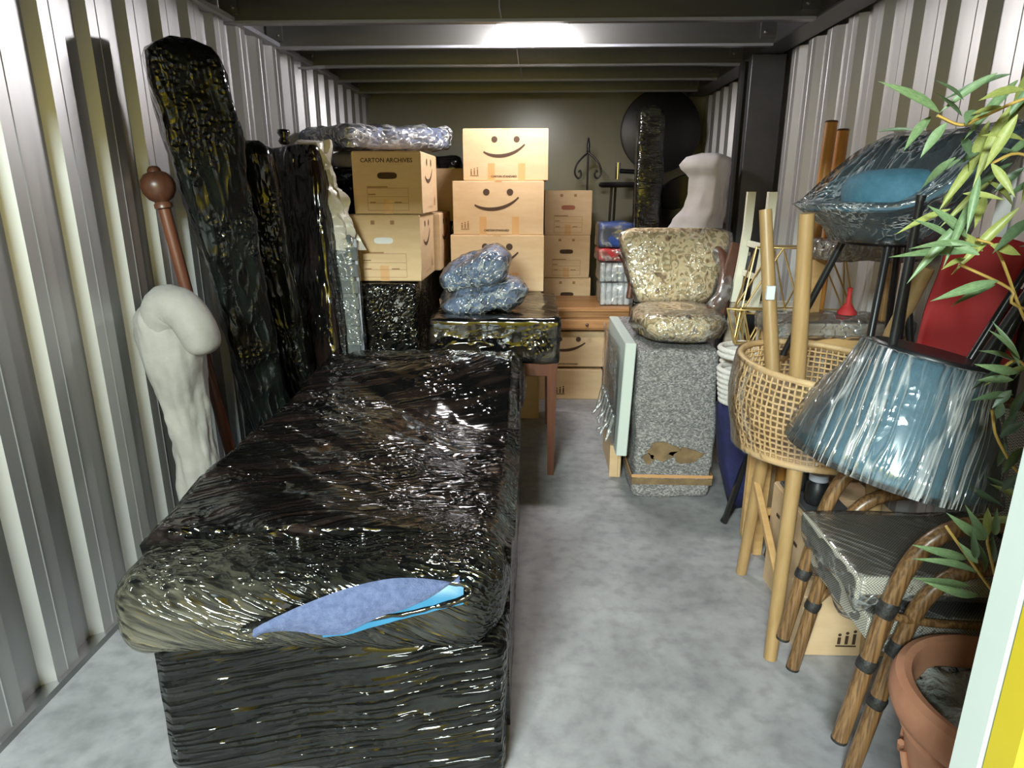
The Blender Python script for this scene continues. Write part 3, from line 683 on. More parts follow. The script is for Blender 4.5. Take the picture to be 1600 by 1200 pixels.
def carton(label, x0, x1, y0, y1, z0, z1, front='smile', sides=(), rot=0., grp=None, title=None, name='cardboard_box', tape=True, hole='dark', kind='box'):
    wd, dp, ht = x1 - x0, y1 - y0, z1 - z0
    c = ((x0 + x1) / 2, (y0 + y1) / 2, z0); t = thing(name, label, kind, c, (0, 0, R(rot)), grp)
    b = MB(); hw, hd = wd / 2, dp / 2; z1 = ht - .001
    holez = ht * .62; hr = (.055, .018)
    F = facebasis((0, -hd, 0), (1, 0, 0), (0, 0, 1))
    shell = [(-hw, -hd), (hw, -hd), (hw, hd), (-hw, hd)]
    e = .004
    # body with a bevelled top and bottom edge
    rr = [[Vector((sx * (hw - i), sy * (hd - i), z)) for sx, sy in ((-1, -1), (1, -1), (1, 1), (-1, 1))] for i, z in ((e, 0), (0, e), (0, z1 - e), (e, z1))]
    if front == 'archive':
        b.loft(rr[:3], cap=False); b.f = [f for f in b.f if not (set(f) == {4, 5, 9, 8})]   # front side gets the hand hole
        b.loft(rr[2:], cap=False); b.poly(rr[0][::-1]); b.poly(rr[3])
        angs = sorted([2 * PI * k / 20 for k in range(20)] + [math.atan2(sy * (holez if sy < 0 else z1 - e - holez), sx * hw) % (2 * PI) for sx in (-1, 1) for sy in (-1, 1)])
        outer, inner = [], []
        for a in angs:
            ca, sa = math.cos(a), math.sin(a); lim = (z1 - e - holez) if sa > 0 else (holez - e)
            k = min(hw / abs(ca) if abs(ca) > 1e-6 else 9, lim / abs(sa) if abs(sa) > 1e-6 else 9); outer.append(Vector((ca * k, -hd, holez + sa * k)))
            inner.append(Vector((hr[0] * math.copysign(abs(ca) ** .45, ca), -hd, holez + hr[1] * math.copysign(abs(sa) ** .75, sa))))
        b.loft([outer, inner, [p + Vector((0, .006, 0)) for p in inner]], cap=False)
        MB().poly([p + Vector((0, .0058, 0)) for p in inner][::-1]).build('hand_hole', {'dark': CARD_SHADE, 'white': PACKWHITE, 'red': mat('hole_red', srgb(150, 84, 62), None) if hole == 'red' else CARD_SHADE}[hole], t)
    else: b.loft(rr)
    b.build('body', CARD, t)
    # closed top flaps with a seam
    MB().box((0, -hd / 2 - .001, ht), (wd - .006, hd - .006, .003)).build('flap', CARD, t); MB().box((0, hd / 2 + .001, ht), (wd - .006, hd - .006, .003)).build('flap', CARD, t)
    ink = MB(); pale = MB()
    if front == 'archive':
        if title:
            vs, fs = text_mb(title, .032, F @ Matrix.Translation((0, ht * .86, .0012)), bold=.0006); ink.add(vs, fs)
        for xx in (-.055, .055):
            if not title: pale.poly(line(F, xx, ht * .86, xx, ht * .92, .022))
        bx, by, bw, bh = -wd * .30, ht * .06, wd * .60, ht * .36
        for k in (0, .33, .62, 1.): pale.poly(line(F, bx, by + bh * k, bx + bw, by + bh * k))
        for k in (0, 1.): pale.poly(line(F, bx + bw * k, by, bx + bw * k, by + bh))
        for (q0, q1, k) in ((.0, .5, 1.05), (.02, .2, .72), (.06, .2, .36), (.66, .84, .36)): pale.poly(line(F, bx + bw * q0, by + bh * k, bx + bw * q1, by + bh * k, .007))
        if tape: MB().box((0, -hd - .0006, ht * .12), (.05, .001, ht * .24)).build('tape', TAPE, t)
    elif front == 'smile':
        S = F @ Matrix.Translation((-.02 * wd, ht * .56, 0)); smile_print(S, wd, ht, t)
        icon_print(F, -wd * .37, ht * .17, .055, pale)
        vs, fs = text_mb('CARTON STANDARD', .017, F @ Matrix.Translation((-.02 * wd, ht * .08, .0012)), bold=.0006); ink.add(vs, fs)
        if tape:
            for xx in (-.17, .19): MB().box((xx * wd, -hd - .0006, ht * .17), (.045, .001, ht * .34)).build('tape', TAPE, t)
            MB().box((0, -hd - .0004, ht * .99), (.05, .001, .004)).build('tape', TAPE, t)
    elif front == 'logo':
        icon_print(F, -wd * .1, ht * .3, .07, ink)
    if 'R' in sides:
        G = facebasis((hw, 0, 0), (0, 1, 0), (0, 0, 1)); smile_print(G @ Matrix.Translation((-.05 * dp, ht * .62, 0)), dp, ht, t); icon_print(G, dp * .3, ht * .2, .055, pale)
        vs, fs = text_mb('CARTON STANDARD', .017, G @ Matrix.Translation((-.02 * dp, ht * .10, .0012))); pale.add(vs, fs)
    if ink.v: ink.build('lettering', INK, t, fix=False, kind='stuff')
    if pale.v: pale.build('label_print', INKPALE, t, fix=False, kind='stuff')
    return t
ga = 'cartons stacked on the black film-wrapped cabinet'
carton('archive carton with dark hand hole and bold title, topmost above the black cabinet', -1.0, -.62, 3.77, 4.35, 1.425, 1.755, 'archive', 'R', 0, ga, 'CARTON ARCHIVES')
carton('archive carton whose hand hole shows white paper, directly on the black cabinet', -1.055, -.635, 3.75, 4.25, 1.055, 1.42, 'archive', 'R', 0, ga, None, hole='white')
carton('brown carton hidden behind the archive carton with white paper, only its smiling side showing', -1.055, -.60, 4.28, 4.82, 1.055, 1.41, 'plain', 'R', 0, ga)
carton('plain tan carton peeking out between the archive cartons and the smiling cartons', -.95, -.50, 4.86, 5.08, 1.34, 1.70, 'plain', (), 0, None)
gs = 'column of big smiling cartons'
carton('smiling carton at the top of the big carton column', -.455, .085, 4.42, 4.95, 1.612, 1.925, 'smile', (), 0, gs)
carton('smiling carton second from the top of the big carton column', -.525, .06, 4.40, 4.95, 1.275, 1.61, 'smile', (), 0, gs)
carton('smiling carton half hidden behind the blue film-wrapped pillows', -.545, .065, 4.39, 4.95, .905, 1.273, 'smile', (), 0, gs)
carton('tan carton under the others, seen between the legs of the wrapped table', -.55, .05, 4.40, 4.95, .455, .903, 'plain', (), 0, gs)
carton('lowest tan carton of the big column, standing on the floor behind the table legs', -.53, .045, 4.42, 4.95, 0, .453, 'logo', (), 0, gs)
gr = 'column of archive cartons behind the wooden chest'
carton('archive carton with reddish hand hole at the top of the column behind the chest', .085, .46, 5.47, 6.0, 1.205, 1.552, 'archive', (), 0, gr, hole='red')
carton('archive carton with black hand hole, second in the column behind the chest', .075, .455, 5.47, 6.0, .862, 1.203, 'archive', (), 0, gr)
carton('archive carton half hidden by the top of the wooden chest', .085, .47, 5.48, 6.0, .50, .86, 'archive', (), 0, gr)
carton('bottom carton of the archive column, concealed behind the wooden chest', .085, .47, 5.50, 6.0, 0, .498, 'plain', (), 0, gr)
gc = 'cartons pushed under the wooden chest'
carton('grey-lit smiling carton pushed under the drawer of the wooden chest', .0, .545, 4.90, 5.40, .255, .525, 'smile', (), 0, gc, tape=False)
carton('lowest carton on the floor under the wooden chest', .0, .53, 4.88, 5.40, 0, .235, 'logo', (), 0, gc)

# ================================================================ BEHIND THE SOFA
def wbox(name, label, cat, x0, x1, y0, y1, z0, z1, m, n=(20, 20, 24), amp=.010, seed=1., rnd=.02, grp=None, rot=(0, 0, 0)):
    vs, fs = gridbox((x1 - x0, y1 - y0, z1 - z0), n, rnd, wr(amp, 6, seed))
    o = MB().add(vs, fs).build(name, m, None, 180); o.location = ((x0 + x1) / 2, (y0 + y1) / 2, z0); o.rotation_euler = rot; return tag(o, label, cat, grp)
wbox('wrapped_cabinet', 'cabinet in black stretch film carrying the archive cartons, just beyond the sofa', 'cabinet', -1.035, -.665, 3.70, 4.84, .005, 1.045, FB_BOX, (14, 36, 36), .006, 4., .012)
wbox('wrapped_wardrobe', 'tall black film-wrapped block supporting the clear-wrapped mattress near the back', 'wardrobe', -1.50, -.54, 5.10, 5.75, .005, 1.80, FB_DEEP, (24, 16, 40), .012, 6., .04)
wbox('wrapped_bundle', 'dark film-wrapped bundle lying low under the mattress by the left wall', 'bundle', -1.50, -1.10, 4.40, 5.05, .005, 1.69, FB_DEEP, (14, 18, 40), .02, 16., .05)
wbox('film_cushion', 'flat cushion in hazy clear film under the mattress beside the top archive carton', 'cushion', -1.31, -1.03, 4.42, 4.90, 1.69, 1.79, FOAM, (12, 16, 6), .012, 26., .04)
# mattress: ticking inside a clear bag
mt = thing('mattress', 'small grey blue mattress in a crinkled clear bag lying askew on top of the pile', 'mattress', (-1.03, 4.49, 1.805))
Mm = Euler((R(1.5), R(-2), R(44)), 'XYZ').to_matrix()
vs, fs = gridbox((.74, .64, .125), (30, 30, 6), .035, wr(.006, 5, 3.)); MB().add([Mm @ v for v in vs], fs).build('ticking', MATTRESS, mt, 180)
vs, fs = gridbox((.765, .665, .142), (50, 50, 10), .045, wr(.018, 9, 5.)); MB().add([Mm @ v + Vector((0, 0, -.008)) for v in vs], fs).build('film_wrap', film_clear('clear_film_bag', (0, R(90), R(44)), 22., 24., (1, 1, .3), .9, .16, .4, .14), mt, 180)
# table with its top part packed in black film
tb = thing('wrapped_table', 'wooden table on slim red-brown legs, its top packed deep in black film', 'table', (-.20, 3.9, 0))
vs, fs = gridbox((.70, .96, .245), (40, 44, 12), .015, wr(.007, 7, 8.)); MB().add([v + Vector((-.205, 3.90, .658)) for v in vs], fs).build('film_wrap', film_black('black_film_table', (0, R(8), R(20)), 18., 34., (.12, 1, 1), .5, .9, tint=(.035, .026, .018)), tb, 180, world=True)
for sx in (-.50, .105):
    for sy in (3.47, 4.32):
        c = [Vector((sx + a * .028, sy + b * .028, .66)) for a, b in ((-1, -1), (1, -1), (1, 1), (-1, 1))]; d = [Vector((sx + a * .017, sy + b * .017, 0)) for a, b in ((-1, -1), (1, -1), (1, 1), (-1, 1))]
        MB().loft([d, c]).build('leg', REDWOOD, tb, world=True)
for y in (3.46, 4.33): MB().box((-.2, y, .62), (.66, .022, .075), bev=.003).build('apron', REDWOOD, tb, world=True)
for x in (-.51, .115): MB().box((x, 3.9, .62), (.022, .86, .075), bev=.003).build('apron', REDWOOD, tb, world=True)
# two blue pillows / duvets in film
def pillow(label, c, d, rot, seed):
    t = thing('wrapped_pillow', label, 'pillow', c, rot, 'blue pillows on the wrapped table')
    def sh(k, amp, sd):
        rings = []
        for i in range(49):
            u = i / 48 * 2 - 1; s = (1 - abs(u) ** 3.2) ** .5 if abs(u) < 1 else 0; ring = []
            for q in range(56):
                a = 2 * PI * q / 56; x = u * d[0] / 2; y = math.copysign(abs(math.cos(a)) ** .6, math.cos(a)) * d[1] / 2 * (.6 + .45 * s); z = math.copysign(abs(math.sin(a)) ** .65, math.sin(a)) * d[2] / 2 * max(.06, s)
                n = Vector((0, math.cos(a), math.sin(a))); n = n * (amp * fbm(x * 7 + sd, y * 7, z * 7, 3) + amp * .25 * abs(fbm(x * 16 + sd, y * 16, z * 16, 2)))
                ring.append(Vector((x * k, y * k, z * k)) + n)
            rings.append(ring)
        return rings
    MB().loft(sh(1, .022, seed)).build('pillow', NAVYFAB, t, 180)
    MB().loft(sh(1.07, .03, seed)).build('film_wrap', FC_CRUMP, t, 180)
pillow('blue pillow in clear film lying flat on the black wrapped table', (-.285, 3.74, .985), (.47, .36, .15), (R(4), R(-10), R(8)), 3.)
pillow('plumper blue pillow in clear film balanced on top of the flat blue pillow', (-.325, 3.74, 1.13), (.37, .30, .17), (R(8), R(-16), R(-10)), 8.)
# wooden chest table
ch = thing('wooden_chest', 'honey-brown wooden chest table with a shallow drawer at the end of the aisle', 'chest', (.43, 5.14, 0))
MB().box((.43, 5.14, .705), (.60, .60, .03), bev=.005).build('top', OAK, ch, world=True)
MB().box((.43, 5.14, .668), (.56, .56, .044), bev=.003).build('moulding', OAK, ch, world=True)
MB().box((.43, 5.15, .595), (.54, .54, .10), bev=.003).build('body', OAK, ch, world=True)
dr = MB().box((.40, 4.872, .592), (.42, .016, .07), bev=.004).build('drawer', OAK, ch, world=True)
MB().lathe([(.006, 0), (.008, .012), (.013, .018), (.012, .026), (0, .03)], 12, (.40, 4.864, .592), Euler((R(90), 0, 0)).to_matrix()).build('knob', DARKWOOD, dr, 40, loc=None, world=False).location = (-.43, -5.14, 0)
for (x, y) in ((.685, 4.90), (.685, 5.38), (.575, 5.42), (.565, 4.895)): MB().box((x, y, .273), (.045, .045, .546), bev=.003).build('leg', OAK, ch, world=True)
# multipacks beside the archive column
def pack(name, label, x0, x1, y0, y1, z0, z1, m, rolls=False):
    t = thing(name, label, 'pack', ((x0 + x1) / 2, (y0 + y1) / 2, z0), group='household packs stacked on the chest')
    wd, dp, ht = x1 - x0, y1 - y0, z1 - z0
    if rolls:
        for i in range(5):
            for jj in range(3): MB().lathe([(0, 0), (wd / 10 - .002, .004), (wd / 10, .012), (wd / 10, ht - .02), (wd / 10 - .003, ht - .008), (0, ht - .006)], 12, (-wd / 2 + wd / 10 * (2 * i + 1), -dp / 2 + dp / 6 * (2 * jj + 1), 0)).build('roll', m, t, 60)
    else:
        vs, fs = gridbox((wd, dp, ht), (8, 8, 6), .02, wr(.008, 9, z0 * 7)); MB().add(vs, fs).build('body', m, t, 180)
    vs, fs = gridbox((wd + .012, dp + .012, ht), (10, 10, 8), .02, wr(.010, 9, 2.)); MB().add(vs, fs).build('film_wrap', FC_SOFT, t, 180)
pack('roll_pack', 'lowest pack of white rolls in clear film, standing on the wooden chest', .50, .725, 4.93, 5.2, .722, .895, PACKWHITE, True)
pack('roll_pack', 'upper pack of white rolls in clear film, under the red pack', .49, .72, 4.93, 5.2, .897, 1.045, PACKWHITE, True)
pack('red_pack', 'flat red household pack between the white rolls and the blue pack', .475, .72, 4.93, 5.2, 1.047, 1.145, PACKRED)
pack('blue_pack', 'blue household pack at the top of the pack stack', .475, .72, 4.93, 5.2, 1.147, 1.33, PACKBLUE)
# wrought iron coat stand
cs = thing('coat_stand', 'black wrought-iron stand with curled hooks in front of the back wall', 'coat stand', (.47, 6.15, 0))
S = 1.08
MB().tube([(.47, 6.15, .02), (.47, 6.15, 1.86)], .009, 8).build('stem', BLACKMETAL, cs, 60, world=True)
MB().lathe([(.009, 1.86), (.018, 1.88), (.012, 1.90), (.016, 1.93), (.008, 1.985), (0, 2.0)], 12, (.47, 6.15, 0)).build('finial', BLACKMETAL, cs, 60, world=True)
for s in (-1, 1):
    MB().tube(spline([(.47, 6.14, 1.87), (.47 + s * .05, 6.13, 1.83), (.47 + s * .10, 6.12, 1.77), (.47 + s * .115, 6.12, 1.70), (.47 + s * .085, 6.12, 1.655), (.47 + s * .06, 6.12, 1.68), (.47 + s * .068, 6.12, 1.72), (.47 + s * .085, 6.12, 1.705)], 5), .0085, 8).build('hook', BLACKMETAL, cs, 60, world=True)
for k in range(3):
    a = 2 * PI * k / 3 + .5; MB().tube(bez((.47, 6.15, .22), (.47 + .05 * math.cos(a), 6.15 + .05 * math.sin(a), .05), (.47 + .14 * math.cos(a), 6.15 + .14 * math.sin(a), .08), (.47 + .19 * math.cos(a), 6.15 + .19 * math.sin(a), .01), 8), .009, 8).build('foot', BLACKMETAL, cs, 60, world=True)
# dark round side table on thin legs
rt = thing('round_side_table', 'dark round side table on thin legs between coat stand and wrapped pillar', 'table', (.735, 5.62, 0))
MB().lathe([(0, 1.575), (.19, 1.575), (.21, 1.585), (.215, 1.60), (.205, 1.615), (0, 1.617)], 36, (.735, 5.62, 0)).build('top', BLACKPLAST, rt, 50, world=True)
for k in range(4):
    a = 2 * PI * k / 4 + .5; MB().tube([(.735 + .13 * math.cos(a), 5.62 + .13 * math.sin(a), 1.58), (.735 + .18 * math.cos(a), 5.62 + .18 * math.sin(a), 0)], .010, 8).build('leg', BLACKMETAL, rt, 60, world=True)
MB().lathe([(.145, .62), (.152, .612), (.159, .62), (.152, .628)], 32, (.735, 5.62, 0)).build('ring', BLACKMETAL, rt, 60, world=True)
# flip-top table: black disc on a dark column, cross bar with chrome end
ft = thing('flip_top_table', 'black round tabletop tipped upright on its column in the back right corner', 'table', (1.13, 6.26, 0))
Mx = Euler((R(90), 0, 0)).to_matrix()
MB().lathe([(0, 0), (.335, 0), (.35, .008), (.35, .02), (.335, .028), (0, .028)], 56, (1.10, 6.22, 2.05), Mx).build('top', BLACKPLAST, ft, 50, world=True)
MB().tube([(1.13, 6.27, .02), (1.13, 6.27, 2.05)], .028, 14).build('column', BLACKMETAL, ft, 50, world=True)
MB().lathe([(0, 0), (.22, 0), (.225, .006), (.06, .028), (.03, .04), (0, .04)], 36, (1.13, 6.25, 0)).build('foot', BLACKMETAL, ft, 50, world=True)
cb = MB().tube([(1.13, 6.24, 1.70), (.73, 6.05, 1.715)], .020, 12).build('cross_bar', BLACKMETAL, ft, 50, world=True)
cpz = MB().tube([(.722, 6.05, 1.645), (.722, 6.05, 1.785)], .022, 14).build('end_cap', CHROME, cb, 50); cpz.location = (-1.13, -6.26, 0)
# pillar in black film
wrapped('wrapped_pillar', 'tall slim pillar in black film that mirrors yellow, beside the white foam bundle', 'bundle', (.80, 4.72, .0), (.765, 4.72, 2.09), lambda t: (.087, .07), FB_PILLAR, 70, 44, .010, 21., 0., pw=.25)
# black bucket stool behind the foam bundle
bs = thing('bucket_stool', 'black bucket-seat stool between the wrapped pillar and the white foam bundle', 'stool', (1.06, 4.95, 0))
rings = []
for (r, z, hh) in ((.05, 1.24, 0), (.15, 1.25, 0), (.20, 1.30, 0), (.215, 1.36, .1), (.205, 1.42, .26), (.185, 1.42, .25), (.19, 1.34, .02), (.05, 1.30, 0)):
    rings.append([Vector((1.06 + r * math.cos(a), 4.95 + r * .9 * math.sin(a), z + hh * max(0, .5 + .5 * math.cos(a - .9)))) for a in [2 * PI * q / 32 for q in range(32)]])
MB().loft(rings).build('bucket_seat', BLACKPLAST, bs, 60, world=True)
for k in range(4):
    a = PI / 4 + PI / 2 * k; MB().tube([(1.06 + .1 * math.cos(a), 4.95 + .1 * math.sin(a), 1.25), (1.06 + .2 * math.cos(a), 4.95 + .2 * math.sin(a), 0)], .012, 8).build('leg', BLACKMETAL, bs, 60, world=True)
# white foam bundle with a waist
rings = []
prof = [(.0, .17, 1.06), (.6, .17, 1.06), (1.10, .195, 1.06), (1.27, .190, 1.02), (1.36, .165, 1.05), (1.46, .135, 1.09), (1.54, .118, 1.10), (1.62, .125, 1.105), (1.70, .165, 1.075), (1.745, .15, 1.09), (1.775, .06, 1.10)]
zs = [p[0] for p in prof]
def lin(z, k):
    for a, b in zip(prof, prof[1:]):
        if z <= b[0]: t = (z - a[0]) / (b[0] - a[0]); t = t * t * (3 - 2 * t); return lerp(a[k], b[k], t)
    return prof[-1][k]
for i in range(60):
    z = 1.775 * (i / 59) ** .8; hw, cx = lin(z, 1), lin(z, 2); ring = []
    for q in range(40):
        a = 2 * PI * q / 40; ca, sa = math.cos(a), math.sin(a); m2 = 1 / (abs(ca) + abs(sa)); rr = m2 * .75 + .25
        x = ca * rr * 1.15; y = sa * rr * .85; ang = R(20)
        d = .010 * fbm(ca * 2, sa * 2, z * 6, 3)
        ring.append(Vector((cx + (x * math.cos(ang) - y * math.sin(ang)) * (hw + d), 4.40 + (x * math.sin(ang) + y * math.cos(ang)) * (min(hw, .17) * .8 + d), z)))
    rings.append(ring)
tag(MB().loft(rings).build('foam_bundle', FOAM, None, 60, loc=(1.08, 4.40, 0)), 'waisted bundle in white foam sheet standing behind the floral armchair', 'bundle')

# ================================================================ GREY BLANKET CABINET AND ARMCHAIR
gb = thing('blanket_cabinet', 'cabinet wrapped in a speckled grey moving blanket with tape around its foot', 'cabinet', (.73, 3.66, 0))
def bl(p, n):
    d = .010 * fbm(p.x * 5, p.y * 5, p.z * 5, 3); p = p + n * d
    k = p.z / .80; p.x += .012 * math.sin(k * 5) * (1 if p.x > 0 else .3) + .012 * k * (1 if p.x > 0 else 0)
    if abs(p.z - .13) < .05: p -= Vector((n.x, n.y, 0)) * .008
    return p
vs, fs = gridbox((.40, .93, .795), (24, 44, 44), .028, bl); MB().add([v + Vector((.725, 3.645, 0)) for v in vs], fs).build('blanket', BLANKET, gb, 180, world=True)
def tapeband(z, h, off, m, nm):
    pts = [(-.205, -.47), (.212, -.47), (.215, .47), (-.205, .47)]; rings = []
    for zz in (z - h / 2, z + h / 2): rings.append([Vector((.725 + x * (1 + off), 3.645 + y * (1 + off * .4), zz + .006 * nz(x * 9, y * 9, zz))) for x, y in pts])
    MB().loft(rings, cap=False).build(nm, m, gb, world=True)
tapeband(.125, .018, .0, TAPE, 'tape_band'); tapeband(.095, .035, -.006, mat('dull_tape', srgb(138, 114, 82), srgb(112, 92, 68), 20., rough=.45), 'tape_band')
for (x, z, wd, ht, sd) in ((.67, .265, .15, .10, .2), (.795, .245, .16, .075, 3.1), (.60, .225, .06, .05, 5.5)):
    pts = [Vector((x + wd * .5 * math.cos(a) * (1 + .5 * nz(math.cos(a) * 1.6 + sd, math.sin(a) * 1.6, 2)), 3.170, z + ht * .5 * math.sin(a) * (1 + .7 * nz(math.cos(a) * 1.9, math.sin(a) * 1.9 + sd, 5)))) for a in [2 * PI * k / 26 for k in range(26)]]
    MB().prism(pts, (0, .007, 0)).build('tape_patch', bpy.data.materials['dull_tape'], gb, world=True)
for z, xa, xb in ((.435, .60, .72), (.415, .63, .88)): MB().tube(spline([(lerp(xa, xb, k / 6), 3.174 + .003 * nz(k * 1.7, z * 9, 1), z + .010 * nz(k * .9, z * 20, 4) - .012 * k / 6) for k in range(7)], 3), .0065, 6).build('fold', BLANKET, gb, 180, world=True)
# white board with torn bubble wrap along the left side
wb = thing('white_board', 'upright mint-white board with torn bubble wrap along the left of the blanket cabinet', 'board', (.475, 3.56, .225))
MB().box((.475, 3.57, .525), (.055, .74, .60), (0, R(2), 0), bev=.004).build('board', MINT, wb, world=True)
BUB = film_clear('bubble_wrap', (0, 0, 0), 30., 60., (1, 1, 1), .9, .28, .3, .2)
rings = []
for i in range(26):
    y = lerp(3.26, 3.93, i / 25); rings.append([Vector((.437 - .012 * abs(nz(y * 8, z * 7, 2)) - .008, y, z)) for z in [lerp(.24 + .05 * nz(y * 9, 0, 1), .80, k / 10) for k in range(11)]])
MB().loft(rings, cap=False, closed=False).build('bubble_wrap', BUB, wb, 180, world=True)
for k in range(7):
    y = 3.30 + .09 * k; z = .30 + .05 * nz(k, 2, 2) * 2
    MB().tube(spline([(.43, y, z + .12), (.415, y + .01, z + .05), (.40 - .02 * (k % 2), y + .02 * nz(k, 1, 1), z), (.385 - .015 * (k % 3), y - .01, z - .03)], 4), [.014] * 4 + [.012] * 4 + [.008] * 4 + [.002], 6).build('torn_strip', FC_SOFT, wb, 180, world=True)
cc = thing('cardboard_corner', 'tan cardboard piece on the floor under the white board', 'cardboard', (.475, 3.66, 0))
MB().box((.470, 3.66, .112), (.055, .46, .222), bev=.004).build('sheet', CARD, cc, world=True)
MB().box((.455, 3.422, .112), (.045, .008, .20)).build('flap', CARD, cc, world=True)
# armchair
ac = thing('floral_armchair', 'floral tapestry armchair in clear film perched on the blanket cabinet', 'armchair', (.78, 3.6, .80))
def sect(rows, n=40, pw=.5):
    out = []
    for (cx, cy, z, hw, hd) in rows:
        out.append([Vector((cx + math.copysign(abs(math.cos(a)) ** pw, math.cos(a)) * hw, cy + math.copysign(abs(math.sin(a)) ** pw, math.sin(a)) * hd, z)) for a in [2 * PI * q / n for q in range(n)]])
    return out
def noisy(rings, amp, sc, seed):
    for r in rings:
        c = sum(r, Vector()) / len(r)
        for p in r: p += (p - c).normalized() * amp * fbm(p.x * sc + seed, p.y * sc, p.z * sc, 3)
    return rings
seat = sect([(.755, 3.50, .812, .16, .20), (.755, 3.49, .83, .205, .24), (.755, 3.48, .88, .225, .255), (.755, 3.48, .93, .222, .25), (.755, 3.49, .955, .19, .22), (.755, 3.5, .962, .10, .12)], 44, .7)
MB().loft(noisy(seat, .018, 9, 2.)).build('seat', FLORAL, ac, 180, world=True)
back = sect([(.80, 3.80, .94, .20, .06), (.80, 3.82, 1.0, .225, .07), (.80, 3.85, 1.10, .255, .075), (.805, 3.87, 1.2, .285, .08), (.81, 3.89, 1.27, .305, .08), (.81, 3.90, 1.32, .30, .065), (.81, 3.90, 1.345, .24, .03)], 44, .45)
MB().loft(noisy(back, .012, 9, 5.)).build('backrest', FLORAL, ac, 180, world=True)
fb = [[p + (p - sum(r, Vector()) / len(r)).normalized() * .014 for p in r] for r in back]; MB().loft(noisy(fb, .02, 10, 9.)).build('film_wrap', FC_FLORAL, ac, 180, world=True)
fs2 = [[p + (p - sum(r, Vector()) / len(r)).normalized() * .012 for p in r] for r in seat]; MB().loft(noisy(fs2, .02, 10, 9.)).build('film_wrap', FC_FLORAL, ac, 180, world=True)
MB().tube(spline([(.55, 3.80, .955), (.56, 3.83, 1.05), (.535, 3.85, 1.14), (.50, 3.87, 1.2)], 4), .018, 8).build('side_rail', DARKWOOD, ac, 50, world=True)
MB().tube(spline([(1.02, 3.86, 1.24), (1.05, 3.74, 1.20), (1.03, 3.60, 1.12), (1.00, 3.52, 1.04), (.965, 3.50, .97), (.93, 3.48, .94)], 5), [.026] * 5 + [.03] * 10 + [.026] * 11, 12).build('armrest', DARKWOOD, ac, 50, world=True)
MB().tube(spline([(1.03, 3.84, 1.22), (1.055, 3.72, 1.17), (1.035, 3.58, 1.10), (1.0, 3.51, 1.02), (.945, 3.49, .95)], 5), [.04] * 21, 12).build('film_wrap', FC_SOFT, ac, 180, world=True)
MB().bar((1.075, 3.62, 1.28), (.955, 3.45, .812), .036, .05, (1, 0, 0), .004).build('leg', DARKWOOD, ac, world=True)
MB().bar((1.10, 3.66, 1.25), (.985, 3.52, .80), .03, .045, (1, 0, 0), .004).build('leg', DARKWOOD, ac, world=True)
MB().bar((1.125, 3.60, 1.24), (1.02, 3.46, .62), .05, .028, (0, 1, 0), .004).build('leg', GREYWOOD, ac, world=True)
MB().bar((1.125, 3.56, 1.22), (1.215, 3.5, .82), .03, .02, (0, 1, 0), .003).build('brace', DARKSTEEL, ac, world=True)

# ================================================================ RIGHT SIDE
# pale carton stack hidden low at the back right, carrying white chair and wire stand
carton('plain carton against the right wall under the white chair and brass wire stand', 1.10, 1.50, 2.98, 3.75, 0, .56, 'plain', ())
wc = thing('white_chair', 'cream-painted wooden chair with a tall curved open back, standing on the plain carton', 'chair', (1.24, 3.35, .562))
MB().box((1.27, 3.38, .97), (.34, .36, .03), bev=.006).build('seat', CREAMPAINT, wc, world=True)
for (x, y) in ((1.12, 3.23), (1.42, 3.23), (1.12, 3.53), (1.42, 3.53)): MB().box((x, y, .76), (.032, .032, .396), bev=.003).build('leg', CREAMPAINT, wc, world=True)
for y in (3.24, 3.52):
    dx = 0 if y < 3.3 else -.01
    MB().loft([[Vector((x + a, y + b, z)) for a, b in ((-.020, -.014), (.020, -.014), (.020, .014), (-.020, .014))] for x, z in ((1.075 + dx, .985), (1.085 + dx, 1.1), (1.098 + dx, 1.22), (1.108 + dx, 1.36), (1.110 + dx, 1.545))]).build('back_post', CREAMPAINT, wc, 30, world=True)
for z in (1.14, 1.29): MB().box((1.095 + .06 * (z - 1.14), 3.38, z), (.016, .26, .03), bev=.003).build('rail', CREAMPAINT, wc, world=True)
# brass wire stand: two hexagon rings joined by zigzag rods
gw = thing('wire_stand', 'brass wire geometric stand with zigzag rods behind the rattan stools', 'plant stand', (1.23, 3.14, .562))
def hexr(c, r, z, n=6, a0=0.): return [Vector((c[0] + r * math.cos(a0 + 2 * PI * k / n), c[1] + r * .35 * math.sin(a0 + 2 * PI * k / n), z)) for k in range(n)]
c0 = (1.23, 3.14); lo, mi, hi = hexr(c0, .17, .58), hexr(c0, .30, 1.00, 6, PI / 6), hexr(c0, .20, 1.30)
for rg in (lo, mi, hi): MB().tube(rg, .0042, 6, closed=True).build('ring', GOLD, gw, 60, world=True)
for k in range(6):
    for A, B in ((lo[k], mi[k]), (lo[k], mi[k - 1]), (mi[k], hi[k]), (mi[k], hi[(k + 1) % 6])): MB().tube([A, B], .0042, 6).build('rod', GOLD, gw, 60, world=True)
gw2 = thing('wire_basket', 'small brass wire basket lying beside the white rope basket', 'basket', (1.0, 3.02, .86))
lo, hi = hexr((.985, 3.03), .06, .87, 5), hexr((.99, 3.03), .10, 1.03, 5, .6)
for rg in (lo, hi): MB().tube(rg, .0042, 6, closed=True).build('ring', GOLD, gw2, 60, world=True)
for k in range(5):
    MB().tube([lo[k], hi[k]], .0042, 6).build('rod', GOLD, gw2, 60, world=True); MB().tube([lo[k], hi[k - 1]], .004, 6).build('rod', GOLD, gw2, 60, world=True)
